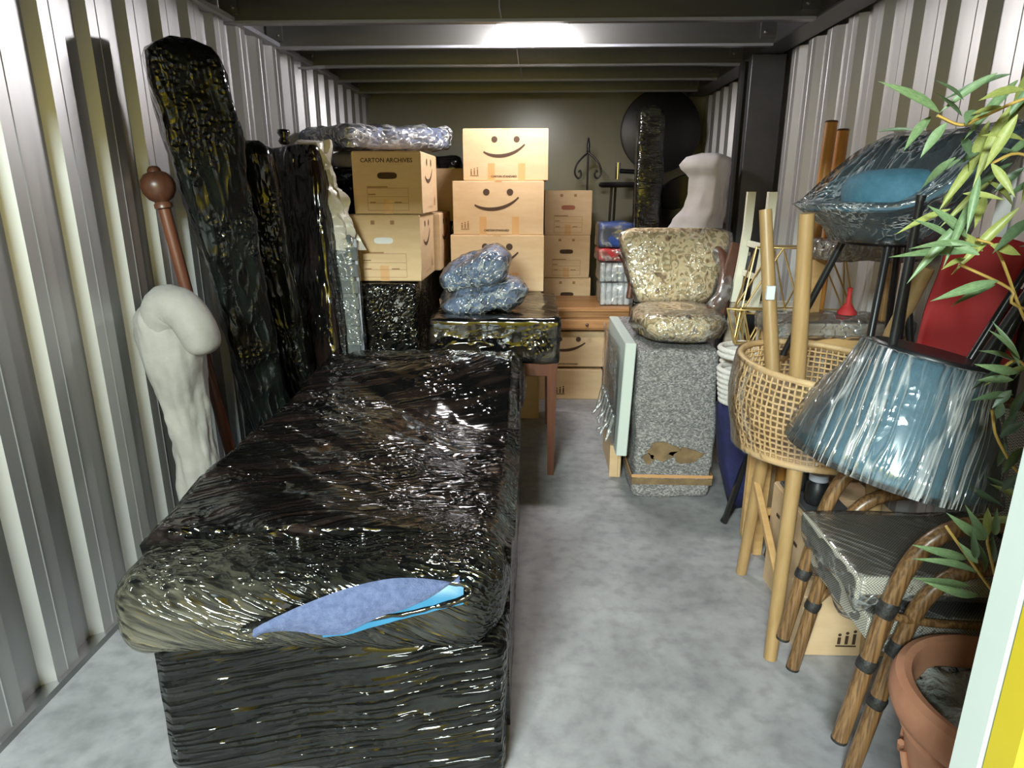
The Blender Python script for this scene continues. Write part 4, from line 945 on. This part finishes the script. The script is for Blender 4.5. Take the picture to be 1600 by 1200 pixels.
# white rope basket with handle holes on the navy folding stool
nv = thing('navy_folding_stool', 'folded navy canvas stool with black feet under the white rope basket', 'stool', (1.0, 3.0, 0))
rings = []
for (z, x0, x1, hy) in ((.055, .98, 1.06, .05), (.16, .95, 1.06, .07), (.30, .91, 1.08, .085), (.45, .895, 1.10, .095), (.56, .885, 1.11, .10), (.60, .90, 1.10, .08)):
    cx, hw = (x0 + x1) / 2, (x1 - x0) / 2
    rings.append([Vector((cx + math.copysign(abs(math.cos(a)) ** .6, math.cos(a)) * hw, 3.02 + math.copysign(abs(math.sin(a)) ** .6, math.sin(a)) * hy + .008 * math.sin(a * 4 + z * 8), z)) for a in [2 * PI * q / 36 for q in range(36)]])
MB().loft(rings).build('canvas', NAVY, nv, 180, world=True)
MB().bar((1.04, 2.95, .42), (.93, 2.90, .008), .022, .03, (0, 1, 0), .004).build('leg', BLACKMETAL, nv, world=True)
MB().bar((.98, 3.10, .40), (1.10, 3.12, .008), .022, .03, (0, 1, 0), .004).build('leg', BLACKMETAL, nv, world=True)
MB().bar((.925, 2.90, .012), (1.03, 3.02, .10), .03, .02, (0, 0, 1), .004).build('foot_rail', BLACKMETAL, nv, world=True)
rb = thing('rope_basket', 'white coiled rope basket with a slot handle beside the blanket cabinet', 'basket', (1.0, 2.97, .605))
for k in range(11):
    z = .612 + .0245 * k; r = .118 + .022 * math.sin(k / 10 * 1.6); n = 40; pts = []
    pts = [Vector((1.0 + r * math.cos(2 * PI * q / n), 2.97 + r * .85 * math.sin(2 * PI * q / n), z)) for q in range(n)]
    if k in (7, 8):                                     # handle slot on the aisle side
        keep = [q for q in range(n) if not (17 <= q <= 26)]; order = [q % n for q in range(27, 27 + len(keep))]
        MB().tube([pts[q] for q in order], .0135, 8).build('coil', ROPE, rb, 180, world=True)
    else: MB().tube(pts, .0135, 8, closed=True).build('coil', ROPE, rb, 180, world=True)
MB().lathe([(0, .606), (.112, .606), (.112, .613), (0, .613)], 32, (1.0, 2.97, 0)).build('bottom', ROPE, rb, 50, world=True)
# two orange-brown poles standing upright
for (x, y, zt, lx, lab) in ((1.20, 2.90, 1.815, -.03, 'orange-brown wooden pole leaning upright behind the blue chairs, taller of the pair'), (1.26, 2.92, 1.785, -.02, 'orange-brown wooden pole leaning upright behind the blue chairs, shorter of the pair')):
    pz = thing('wooden_pole', lab, 'pole', (x + lx, y, 0), group='pair of upright wooden poles')
    MB().tube([(x + lx, y, .002), (x, y, zt)], .024, 16).build('pole', BAMBOO2, pz, 40, world=True)
    MB().lathe([(.024, 0), (.0255, .003), (.020, .008), (0, .009)], 16, (x, y, zt)).build('cap', DARKWOOD, pz, 50, world=True)

# film-wrapped wooden shelf
sh = thing('wooden_shelf', 'pale wooden shelf unit wrapped in clear film behind the black chair legs', 'shelf', (1.25, 2.72, 0))
for (z, m, x0, x1) in ((1.02, GREYWOOD, .965, 1.50), (1.325, GREYWOOD, 1.15, 1.50)):
    MB().box(((x0 + x1) / 2, 2.72, z), (x1 - x0, .24, .05 if z < 1.2 else .06), bev=.004).build('shelf_board', m, sh, world=True)
    vs, fs = gridbox((x1 - x0 + .02, .26, .075), (20, 12, 4), .015, wr(.012, 9, 2.)); MB().add([v + Vector(((x0 + x1) / 2, 2.72, z - .038)) for v in vs], fs).build('film_wrap', FC_CRUMP, sh, 180, world=True)
MB().box((1.24, 2.62, .955), (.50, .024, .075), bev=.003).build('apron', PALEWOOD, sh, world=True)
for (x, y) in ((1.40, 2.64), (1.46, 2.80), (1.18, 2.80)): MB().box((x, y, 1.17), (.045, .03, .25), bev=.003).build('upright', PALEWOOD, sh, world=True)
for (x, y) in ((1.0, 2.64), (1.46, 2.64), (1.0, 2.80), (1.46, 2.80)): MB().box((x, y, .498), (.04, .04, .995), bev=.003).build('leg', PALEWOOD, sh, world=True)
rf = thing('red_funnel', 'small red funnel-shaped ornament standing on the lower shelf board', 'ornament', (1.29, 2.73, 1.058))
MB().lathe([(0, 1.060), (.036, 1.062), (.038, 1.072), (.024, 1.09), (.010, 1.11), (.008, 1.15), (.011, 1.17), (0, 1.174)], 20, (1.29, 2.73, 0)).build('body', RED, rf, 60, world=True)

# rattan tub stool on pale legs
RCX, RCY = .985, 2.20
rs = thing('rattan_stool', 'rattan tub stool with open woven sides on pale bamboo legs', 'stool', (RCX, RCY, 0))
def rad(a, z):                                     # bulging barrel, dipped toward the aisle
    k = (z - .71) / .27; return (.255 + .025 * math.sin(PI * min(1, max(0, k)) * .9)) * (1 + .02 * math.cos(a * 2))
def rimz(a): return .985 + .025 * math.cos(a - PI * .75)
strand = MB()
NS = 84
for q in range(NS):
    a = 2 * PI * q / NS; pts = []
    for k in range(9):
        z = lerp(.70, rimz(a), k / 8); r = rad(a, z) + (.003 if (k + q) % 2 else -.003); pts.append((RCX + r * math.cos(a), RCY + r * math.sin(a), z))
    strand.tube(pts, .0042, 4, cap=False)
for k in range(15):
    pts = []
    for q in range(96):
        a = 2 * PI * q / 96; z = lerp(.705, rimz(a) - .008, k / 14); r = rad(a, z) + (.003 if (k + q // 2) % 2 else -.003); pts.append((RCX + r * math.cos(a), RCY + r * math.sin(a), z))
    strand.tube(pts, .0045, 4, closed=True)
strand.build('weave', RATTAN, rs, 180, world=True, kind='stuff')
MB().tube([(RCX + rad(a, .98) * math.cos(a), RCY + rad(a, .98) * math.sin(a), rimz(a)) for a in [2 * PI * q / 64 for q in range(64)]], .011, 8, closed=True).build('rim', RATTAN, rs, 180, world=True)
MB().tube([(RCX + rad(a, .70) * math.cos(a), RCY + rad(a, .70) * math.sin(a), .70) for a in [2 * PI * q / 64 for q in range(64)]], .013, 8, closed=True).build('lower_rim', RATTAN, rs, 180, world=True)
MB().lathe([(0, .695), (.245, .695), (.25, .705), (.245, .715), (0, .718)], 40, (RCX, RCY, 0)).build('seat', PALEWOOD, rs, 50, world=True)
lg = [((.888, 2.48), (.905, 2.40)), ((.828, 1.945), (.865, 2.03)), ((1.17, 2.48), (1.12, 2.40)), ((1.16, 1.96), (1.12, 2.03))]
for (b, t) in lg: MB().tube([(b[0], b[1], .001), (lerp(b[0], t[0], .5), lerp(b[1], t[1], .5), .35), (t[0], t[1], .70)], [.022, .024, .026], 14).build('leg', BAMBOO, rs, 60, world=True)
MB().bar((.893, 2.455, .45), (.842, 1.975, .26), .024, .03, (0, 0, 1), .003).build('brace', PALEWOOD, rs, world=True)
MB().bar((1.165, 2.46, .30), (.89, 2.455, .30), .022, .028, (0, 0, 1), .003).build('brace', PALEWOOD, rs, world=True)
MB().bar((1.165, 2.46, .42), (1.155, 1.98, .28), .022, .028, (0, 0, 1), .003).build('brace', PALEWOOD, rs, world=True)
rings = []
for z in [.69, .74, .80, .86, .92, .975]:
    rings.append([Vector((RCX + (rad(a, z) + .014 + .006 * fbm(math.cos(a) * 3, math.sin(a) * 3, z * 9, 3)) * math.cos(a), RCY + (rad(a, z) + .014 + .006 * fbm(math.cos(a) * 3, math.sin(a) * 3, z * 9, 3)) * math.sin(a), z + (rimz(a) - .965) * (z - .69) / .285)) for a in [2 * PI * q / 64 for q in range(64)]])
MB().loft(rings, cap=False).build('film_wrap', film_clear('clear_film_rattan', (0, 0, 0), 12., 30., (1, 1, .4), .5, .045, .14, .16), rs, 180, world=True)
# the same kind of stool without sides, upside down inside it: legs pointing up
iv = thing('upturned_stool', 'pale wooden stool turned upside down inside the rattan tub stool', 'stool', (.98, 2.22, .722))
MB().lathe([(0, .724), (.16, .724), (.172, .732), (.172, .752), (.16, .76), (0, .76)], 40, (.985, 2.22, 0)).build('seat', PALEWOOD, iv, 50, world=True)
for (b, t) in (((.872, 2.09), (.812, 2.055)), ((.895, 2.34), (.823, 2.455)), ((1.11, 2.16), (1.19, 2.05))):
    if b[0] > 1: tz = 1.33
    else: tz = 1.485
    MB().tube([(b[0], b[1], .757), (lerp(b[0], t[0], .5), lerp(b[1], t[1], .5), 1.12), (t[0], t[1], tz)], [.027, .0255, .022], 16).build('leg', BAMBOO, iv, 60, world=True)
MB().box((.846, 2.38, 1.20), (.03, .016, .05), bev=.002).build('paper_tag', PACKWHITE, iv, world=True)

# things standing low behind the stools
k1 = carton('pale perforated carton standing under the rattan stool', .965, 1.30, 2.10, 2.44, 0, .44, 'plain', (), 0)
for (y, z) in ((2.18, .31), (2.28, .20), (2.36, .33)):
    MB().box((-.1686, y - 2.27, z), (.003, .03, .012)).build('slot', CARD_SHADE, k1)
MB().box((-.06, -.1705, .22), (.014, .002, .04)).build('slot', CARD_SHADE, k1)
cm = thing('glass_jar_tray', 'small grey tray holding two dark jars on the perforated carton', 'tray', (1.05, 2.27, .446))
MB().box((1.05, 2.27, .456), (.16, .26, .014), bev=.003).build('tray', DARKSTEEL, cm, world=True)
for y in (2.21, 2.34):
    jr = thing('jar', 'dark jar with a pale lid on the grey tray, ' + ('nearer one' if y < 2.3 else 'farther one'), 'jar', (1.03, y, .464), group='jars on the tray')
    MB().lathe([(0, 0), (.036, 0), (.04, .01), (.04, .07), (.03, .085), (.03, .09), (0, .09)], 20).build('body', BLACKPLAST, jr, 50)
    MB().lathe([(0, .0905), (.033, .0905), (.033, .115), (0, .116)], 20).build('lid', GREYPAINT, jr, 50)
bt = thing('black_tripod', 'folded black tripod leaning behind the rattan stool leg', 'tripod', (1.02, 2.62, 0))
MB().bar((1.035, 2.60, .004), (1.085, 2.52, .52), .024, .03, (0, 1, 0), .004).build('leg', BLACKMETAL, bt, world=True)
MB().bar((1.07, 2.62, .004), (1.10, 2.53, .52), .024, .03, (0, 1, 0), .004).build('leg', BLACKMETAL, bt, world=True)
MB().box((1.093, 2.525, .54), (.05, .05, .06), bev=.008).build('head', BLACKMETAL, bt, world=True)
carton('small tan carton with a printed emblem on the floor under the bistro chairs', .925, 1.33, 1.965, 2.08, 0, .235, 'logo', ())

# ---------------------------------------------------------------- bistro chairs, stacked
def bistro(label, off):
    t = thing('bistro_chair', label, 'chair', off, (0, 0, 0), 'stacked bistro armchairs')
    yn, yf = 1.475, 1.895
    for y, s in ((yn, -1), (yf, 1)):
        pts = [Vector((.885, y - s * .0, .004)), Vector((.915, y, .20)), Vector((.945, y, .40))]
        pts += bez((.96, y, .47), (.985, y, .58), (1.03, y, .655), (1.16, y, .655), 12)[0:]
        pts += [Vector((1.30, y, .650))] + bez((1.36, y, .64), (1.42, y, .62), (1.445, y - s * .0, .55), (1.45, y, .44), 6)
        MB().tube(pts, .021, 14).build('front_leg_and_arm', CANE, t, 60, world=False)
        MB().tube([(.885, y, .002), (.886, y, .010)], .0215, 14).build('foot_cap', BINDING, t, 60)
        MB().tube([(1.36, y, .42), (1.40, y, .22), (1.45, y, .004)], .019, 12).build('rear_leg', CANE, t, 60)
        for (x, z, dz) in ((.948, .415, .045), (.922, .25, .035)):
            d = Vector((.035, 0, .1)).normalized(); c = Vector((x, y, z)); MB().tube([c - d * dz / 2, c - d * dz / 4, c + d * dz / 4, c + d * dz / 2], [.0222, .0242, .0242, .0222], 14).build('binding', BINDING, t, 60)
        MB().tube(bez((.955, y - s * -.0, .40), (1.0, y, .37), (1.2, y, .36), (1.36, y, .38), 8), .011, 10).build('side_rail', CANE, t, 60)
        MB().tube(bez((.925, y, .25), (.955, y - s * .01, .30), (.985, y - s * .03, .37), (1.00, y - s * .05, .42), 6), .010, 10).build('brace', CANE, t, 60)
    MB().tube([(.955, yn, .425), (.955, yf, .425)], .016, 10).build('front_rail', CANE, t, 60)
    MB().box((1.14, (yn + yf) / 2, .452), (.50, .365, .054), bev=.012).build('seat', WEAVE, t)
    MB().box((.886, (yn + yf) / 2, .450), (.014, .365, .064), bev=.004).build('seat_front', WEAVE, t)
    rings = []
    for i in range(12):
        a = lerp(-1.1, 1.1, i / 11); c = Vector((1.17 + .26 * math.cos(a), (yn + yf) / 2 + .24 * math.sin(a), 0)); n = Vector((math.cos(a), math.sin(a), 0)) * .008
        rings.append([c + n + Vector((0, 0, .50)), c + n * 2 + Vector((0, 0, .84)), c - n + Vector((0, 0, .84)), c - n + Vector((0, 0, .50))])
    MB().loft(rings).build('backrest', WEAVE, t, 30)
    MB().tube([(1.17 + .268 * math.cos(a), (yn + yf) / 2 + .248 * math.sin(a), .85) for a in [lerp(-1.15, 1.15, i / 14) for i in range(15)]], .018, 10).build('back_rail', CANE, t, 60)
    vs, fs = gridbox((.525, .388, .072), (28, 24, 6), .02, lambda p, n: p + n * .005 * fbm(p.x * 9 + off[2] * 40, p.y * 9, p.z * 9, 3) + Vector((0, 0, -.06 * max(0, .25 + fbm(p.x * 5, p.y * 7 + off[2] * 9, 2, 2)) if p.x < -.2 and p.z < .045 else 0)))
    MB().add([v + Vector((1.14, (yn + yf) / 2, .416)) for v in vs], fs).build('film_wrap', FC_SEAT, t, 180)
    return t
bistro('lower bistro armchair of curved brown cane in the stack, beside the terracotta pot', (0, 0, 0))
bistro('upper bistro armchair of curved brown cane, stacked on its twin beneath the upturned blue chair', (-.05, -.01, .125))

# ---------------------------------------------------------------- blue tub chairs
def tub(label, loc, rot, splay=1.0, size=1.0, lip=(.11, .22, .10, .55), fill=.125):
    t = thing('tub_chair', label, 'chair', loc, rot, 'teal blue tub chairs in clear film'); t.scale = (size,) * 3
    n = 72
    def hh(a):                                     # a = 0 is the open front
        k = .5 - .5 * math.cos(a); return lip[0] + lip[1] * sstep(lip[2], lip[3], k)
    def ring(rf, zf): return [Vector((rf(a) * math.cos(a), rf(a) * math.sin(a) * .98, zf(a))) for a in [2 * PI * q / n for q in range(n)]]
    Z = .40
    R0, R1 = .165, .285
    def outer(k): return ring(lambda a: lerp(R0, R1, k ** .9) , lambda a: Z + .02 + (hh(a) - .02) * k)
    rings = [ring(lambda a: .05, lambda a: Z), ring(lambda a: .15, lambda a: Z), ring(lambda a: R0, lambda a: Z + .012)] + [outer(k / 6) for k in range(1, 6)]
    rings += [ring(lambda a: R1 - .003, lambda a: Z + hh(a) - .012), ring(lambda a: R1 - .018, lambda a: Z + hh(a)), ring(lambda a: R1 - .038, lambda a: Z + hh(a) - .004), ring(lambda a: R1 - .052, lambda a: Z + hh(a) - .03), ring(lambda a: .150, lambda a: Z + .078), ring(lambda a: .08, lambda a: Z + .07)]
    MB().loft(rings).build('shell', BLUEFAB, t, 180)
    MB().lathe([(0, Z + .072), (.135, Z + .072), (.148, Z + .085), (.160, Z + .105), (.165, Z + lerp(.105, fill, .45)), (.15, Z + lerp(.105, fill, .8)), (.11, Z + fill), (.04, Z + fill + .008), (0, Z + fill + .009)], 44).build('seat_cushion', BLUEFAB, t, 180)
    MB().lathe([(0, Z - .012), (.15, Z - .012), (.155, Z - .006), (.155, Z - .001), (0, Z - .001)], 40).build('under_plate', BLACKPLAST, t, 50)
    for sx in (-1, 1):
        for sy in (-1, 1): MB().tube([(sx * .10, sy * .10, Z - .008), (sx * .17 * splay, sy * .17 * splay, .012)], [.012, .010], 12).build('leg', BLACKMETAL, t, 60); MB().tube([(sx * .17 * splay, sy * .17 * splay, .014), (sx * .1715 * splay, sy * .1715 * splay, 0)], .0125, 12).build('foot_cap', BLACKPLAST, t, 60)
    g = lambda p, q: p * 1.0 + Vector((p.x, p.y, 0)).normalized() * (.016 + .007 * abs(fbm(p.x * 9 + loc[0] * 7, p.y * 9, p.z * 9, 3))) + Vector((0, 0, .004))
    fr = [[g(p, 0) for p in r] for r in ([ring(lambda a: .168, lambda a: Z - .006)] + [outer(k / 6) for k in range(1, 7)])]
    fr.append(ring(lambda a: .24, lambda a: Z + hh(a) + .012 - .0)); fr.append(ring(lambda a: .12, lambda a: Z + .02 + hh(a) * .92)); fr.append(ring(lambda a: .03, lambda a: Z + .25))
    MB().loft(fr).build('film_wrap', FC_CHAIR, t, 180)
    return t
tub('upright teal tub chair in clear film, its black legs standing above the rattan stool', (1.14, 2.17, .985), (R(0), R(0), R(192)), 1.15, 1.04, (.10, .215, .13, .78), .20)
tub('upturned teal tub chair in clear film resting on the stacked bistro chairs', (1.065, 1.63, 1.50), (Euler((0, R(12), 0)).to_matrix() @ Euler((R(180), 0, R(60))).to_matrix()).to_euler(), .95, .88)

# ---------------------------------------------------------------- red folding chair
rc = thing('red_folding_chair', 'folded chair of red canvas between black tubes behind the upturned blue chair', 'chair', (1.16, 1.95, 1.02))
q0, q1, q2, q3 = Vector((1.155, 2.0, 1.02)), Vector((1.305, 1.93, .98)), Vector((1.42, 1.94, 1.40)), Vector((1.215, 2.02, 1.385))
rings = []
for i in range(19):
    t = i / 18; a, b = q0.lerp(q3, t), q1.lerp(q2, t); rings.append([a.lerp(b, k / 10) + Vector((0, .015 * math.sin(k / 10 * PI) - .006 * math.sin((k / 10 + t) * 9), .03 * sstep(.8, 1, t) * math.sin(k / 10 * PI))) for k in range(11)])
fr = [r + [p + Vector((0, .006, 0)) for p in r[::-1]] for r in rings]
MB().loft(fr).build('canvas', RED, rc, 180, world=True)
MB().tube([(1.26, 1.885, .80), (1.33, 1.90, 1.05), (1.425, 1.91, 1.36), (1.46, 1.92, 1.46)], .017, 12).build('frame_tube', BLACKMETAL, rc, 60, world=True)
MB().tube([(1.115, 2.0, .98), (1.13, 2.04, 1.2), (1.14, 2.06, 1.40)], .012, 10).build('frame_tube', BLACKMETAL, rc, 60, world=True)
MB().tube([(1.20, 2.05, .98), (1.17, 2.08, 1.2), (1.14, 2.09, 1.40)], .012, 10).build('frame_tube', BLACKMETAL, rc, 60, world=True)
rings = [[p + Vector((.17, .06, -.02)) for p in r] for r in rings[2:14]]
MB().loft([r + [p + Vector((0, .006, 0)) for p in r[::-1]] for r in rings]).build('canvas', RED, rc, 180, world=True)
MB().tube([(1.475, 1.99, .80), (1.49, 2.02, 1.36)], .014, 12).build('frame_tube', BLACKMETAL, rc, 60, world=True)

# ---------------------------------------------------------------- terracotta pot and artificial bamboo
PX, PY = 1.05, 1.215
pot = thing('terracotta_pot', 'large terracotta pot with a thick rolled rim in the doorway corner', 'pot', (PX, PY, 0))
MB().lathe([(0, .0), (.135, .0), (.14, .01), (.165, .18), (.188, .36), (.195, .395), (.205, .402), (.225, .415), (.232, .435), (.232, .465), (.224, .488), (.208, .497), (.192, .492), (.186, .47), (.182, .38), (.17, .34), (0, .34)], 64, (PX, PY, 0)).build('body', TERRA, pot, 40, world=True)
MB().lathe([(.194, .372), (.205, .377), (.206, .388), (.198, .394)], 64, (PX, PY, 0)).build('moulding', TERRA, pot, 60, world=True)
for k in range(10):
    a = 2 * PI * k / 10; pts = []
    for q in range(9):
        b = a + lerp(-.24, .24, q / 8); z = .30 - .05 * math.sin(q / 8 * PI); r = lerp(.165, .188, (z - .18) / .18) + .006; pts.append((PX + r * math.cos(b), PY + r * math.sin(b), z))
    MB().tube(pts, .008, 6).build('swag', TERRA, pot, 60, world=True)
vs = []; n = 40; rings = [[Vector((PX + r * math.cos(2 * PI * q / n), PY + r * math.sin(2 * PI * q / n), .425 + .02 * fbm(math.cos(2 * PI * q / n) * r * 18, math.sin(2 * PI * q / n) * r * 18, 0, 3) + .02 * (1 - r / .18))) for q in range(n)] for r in (.183, .15, .12, .09, .06, .03, .01)]
MB().loft(rings).build('soil', SOIL, pot, 180, world=True)
LEAVES=[((0.613,1.098,1.664),(0.507,1.058,1.705),0.0125,0),((0.616,1.123,1.661),(0.565,1.089,1.614),0.0128,0),((0.612,1.071,1.647),(0.576,1.061,1.6),0.0122,0),((0.639,1.207,1.648),(0.588,1.237,1.651),0.0061,2),((0.698,1.182,1.667),(0.64,1.155,1.7),0.006,2),((0.675,1.146,1.687),(0.619,1.124,1.716),0.0058,2),((0.73,1.088,1.693),(0.643,1.048,1.683),0.0165,1),((0.705,1.094,1.671),(0.682,1.137,1.668),0.0083,1),((0.75,1.193,1.661),(0.75,1.223,1.569),0.0151,1),((0.776,1.188,1.682),(0.721,1.157,1.561),0.0165,1),((0.739,1.11,1.662),(0.711,1.122,1.582),0.014,1),((0.736,1.177,1.669),(0.717,1.213,1.654),0.0104,1),((0.718,1.201,1.636),(0.71,1.159,1.605),0.0121,2),((0.694,1.157,1.599),(0.681,1.174,1.584),0.0102,0),((0.778,1.141,1.626),(0.695,1.109,1.638),0.0115,1),((0.73,1.136,1.592),(0.751,1.095,1.542),0.0115,1),((0.777,1.21,1.565),(0.866,1.246,1.524),0.0122,1),((0.702,1.148,1.545),(0.761,1.128,1.539),0.0101,1),((0.831,1.205,1.588),(0.792,1.213,1.548),0.0122,2),((0.812,1.201,1.61),(0.769,1.236,1.62),0.0106,2),((0.718,1.141,1.475),(0.646,1.133,1.529),0.0144,0),((0.708,1.156,1.466),(0.634,1.149,1.509),0.0146,0),((0.704,1.086,1.465),(0.589,1.066,1.472),0.0137,0),((0.76,1.19,1.446),(0.607,1.144,1.45),0.0135,0),((0.695,1.067,1.454),(0.646,1.08,1.475),0.0108,0),((0.734,1.105,1.466),(0.792,1.108,1.451),0.0139,1),((0.778,1.135,1.405),(0.669,1.12,1.377),0.0143,0),((0.833,1.22,1.387),(0.745,1.189,1.36),0.0123,0),((0.712,1.126,1.443),(0.66,1.096,1.432),0.0085,1),((0.76,1.161,1.452),(0.703,1.139,1.487),0.0117,1),((0.831,1.117,1.261),(0.793,1.142,1.337),0.0113,0),((0.824,1.111,1.277),(0.772,1.117,1.328),0.0112,0),((0.888,1.205,1.246),(0.798,1.165,1.284),0.0122,0),((0.795,1.07,1.263),(0.713,1.043,1.283),0.0122,0),((0.874,1.182,1.22),(0.818,1.194,1.217),0.0134,0),((0.817,1.098,1.217),(0.74,1.081,1.216),0.0125,2),((0.805,1.088,1.228),(0.777,1.084,1.198),0.0124,2),((0.78,1.067,1.212),(0.79,1.087,1.174),0.0121,2),((0.91,1.203,1.156),(0.921,1.249,1.074),0.0137,2),((0.907,1.178,1.14),(0.898,1.224,1.092),0.0134,2),((0.825,1.063,1.134),(0.786,1.042,1.096),0.0121,2),((0.922,1.215,1.19),(0.926,1.242,1.117),0.0138,2),((0.882,1.126,1.06),(0.884,1.17,1.001),0.0128,2),((0.866,1.159,1.108),(0.89,1.191,1.038),0.0117,2),((0.831,1.107,0.936),(0.74,1.076,0.997),0.0154,0),((0.852,1.131,0.923),(0.781,1.095,1.002),0.0128,0),((0.845,1.121,0.934),(0.868,1.167,0.975),0.0127,1),((0.852,1.113,0.943),(0.809,1.064,1.013),0.0112,0),((0.794,1.067,0.919),(0.754,1.034,0.99),0.0108,2),((0.866,1.185,0.85),(0.752,1.172,0.884),0.015,0),((0.831,1.106,0.867),(0.692,1.066,0.926),0.014,0),((0.905,1.217,0.769),(0.788,1.209,0.788),0.0138,0),((0.833,1.093,0.828),(0.709,1.049,0.875),0.0138,0),((0.814,1.069,0.891),(0.776,1.036,0.967),0.0108,2),((0.901,1.168,0.851),(0.865,1.133,0.926),0.0118,2),((0.798,1.067,0.911),(0.759,1.066,0.95),0.0108,0)]
STEMS=[[(0.802,1.14,1.692),(0.764,1.14,1.688),(0.701,1.14,1.66),(0.673,1.14,1.65),(0.635,1.14,1.664)],[(0.907,1.14,1.225),(0.854,1.14,1.316),(0.826,1.14,1.36),(0.77,1.14,1.455),(0.734,1.14,1.472)],[(0.826,1.14,1.36),(0.806,1.14,1.39),(0.712,1.14,1.432)],[(0.912,1.14,1.201),(0.847,1.14,1.265),(0.814,1.14,1.247)],[(0.916,1.14,1.029),(0.841,1.14,1.116),(0.817,1.14,1.176)],[(0.92,1.14,0.784),(0.871,1.14,0.832),(0.779,1.14,0.945)],[(0.92,1.14,0.784),(0.868,1.14,0.895),(0.859,1.14,0.925)],[(0.825,1.14,1.587),(0.771,1.14,1.607),(0.733,1.14,1.592)]]

pl = thing('artificial_bamboo', 'tall artificial bamboo plant with long drooping leaves rising from the terracotta pot', 'plant', (PX, PY, .38))
for (x, y, zt, lx, ly) in ((PX - .02, PY, 2.02, .02, -.03), (PX + .04, PY + .03, 1.90, .05, .04), (PX + .01, PY - .04, 1.55, -.03, -.03)):
    pts = [Vector((lerp(x, x + lx, t), lerp(y, y + ly, t), lerp(.385, zt, t))) for t in [k / 10 for k in range(11)]]
    MB().tube(pts, [.013 - .0007 * k for k in range(11)], 10).build('cane', BAMBOO, pl, 60, world=True)
for st in STEMS:
    a = Vector((PX + random.uniform(-.02, .04), PY, max(.5, st[0][2] - .06)))
    MB().tube(spline([a] + [Vector(p) for p in st], 4), .0026, 6).build('twig', TWIG, pl, 60, world=True)
def leafmesh():
    me = bpy.data.meshes.new('leaf'); vs = []; fs = []; W = [.10, .55, .86, 1., .96, .82, .58, .28, .02]
    for i, wv in enumerate(W):
        t = i / 8; dz = -.10 * t * t
        for k in (-1, 0, 1): vs.append((t, k * wv * .5, dz + (0 if k == 0 else .12 * wv * .5)))
    for i in range(8):
        for k in (0, 1): fs.append((3 * i + k, 3 * i + k + 1, 3 * i + k + 4, 3 * i + k + 3))
    me.from_pydata(vs, [], fs); me.polygons.foreach_set('use_smooth', [True] * len(me.polygons)); return me
LM = []
for m in LEAF:
    me = leafmesh(); me.materials.append(m); LM.append(me)
prl = Vector((PX, PY, .38))
def leaf(a, b, wd, c):
    a, b = Vector(a), Vector(b); d = b - a; L = d.length
    x = d.normalized(); up = Vector((-.45, -.75, .55)) + Vector((random.uniform(-.25, .25),) * 3); y = up.cross(x).normalized(); z = x.cross(y)
    o = bpy.data.objects.new('leaf', LM[c]); COL.objects.link(o); o.parent = pl
    o.matrix_local = Matrix(((x.x * L, y.x * wd, z.x * L, a.x - prl.x), (x.y * L, y.y * wd, z.y * L, a.y - prl.y), (x.z * L, y.z * wd, z.z * L, a.z - prl.z), (0, 0, 0, 1)))
for k in range(40):
    p = Vector((random.uniform(.70, .95), random.uniform(1.10, 1.30), random.uniform(1.50, 1.78))); leaf(p, p + Vector((random.uniform(-.10, .03), random.uniform(-.05, .05), random.uniform(-.11, -.02))), random.uniform(.012, .018), random.choice((0, 1, 1, 2)))
for (a, b, wd, c) in LEAVES: leaf(a, b, wd * 1.2, c)
# the rest of the crown, on the far side of the canes
for k in range(70):
    z = random.uniform(.75, 1.95); a = random.uniform(-.9, 2.2); r = random.uniform(.03, .16)
    p = Vector((PX + .02 + r * math.cos(a), PY + r * math.sin(a), z)); q = p + Vector((math.cos(a) * .11, math.sin(a) * .11, random.uniform(-.10, .03)))
    if q.x > 1.45: continue
    leaf(p, q, random.uniform(.012, .018), random.choice((0, 0, 2, 1)))
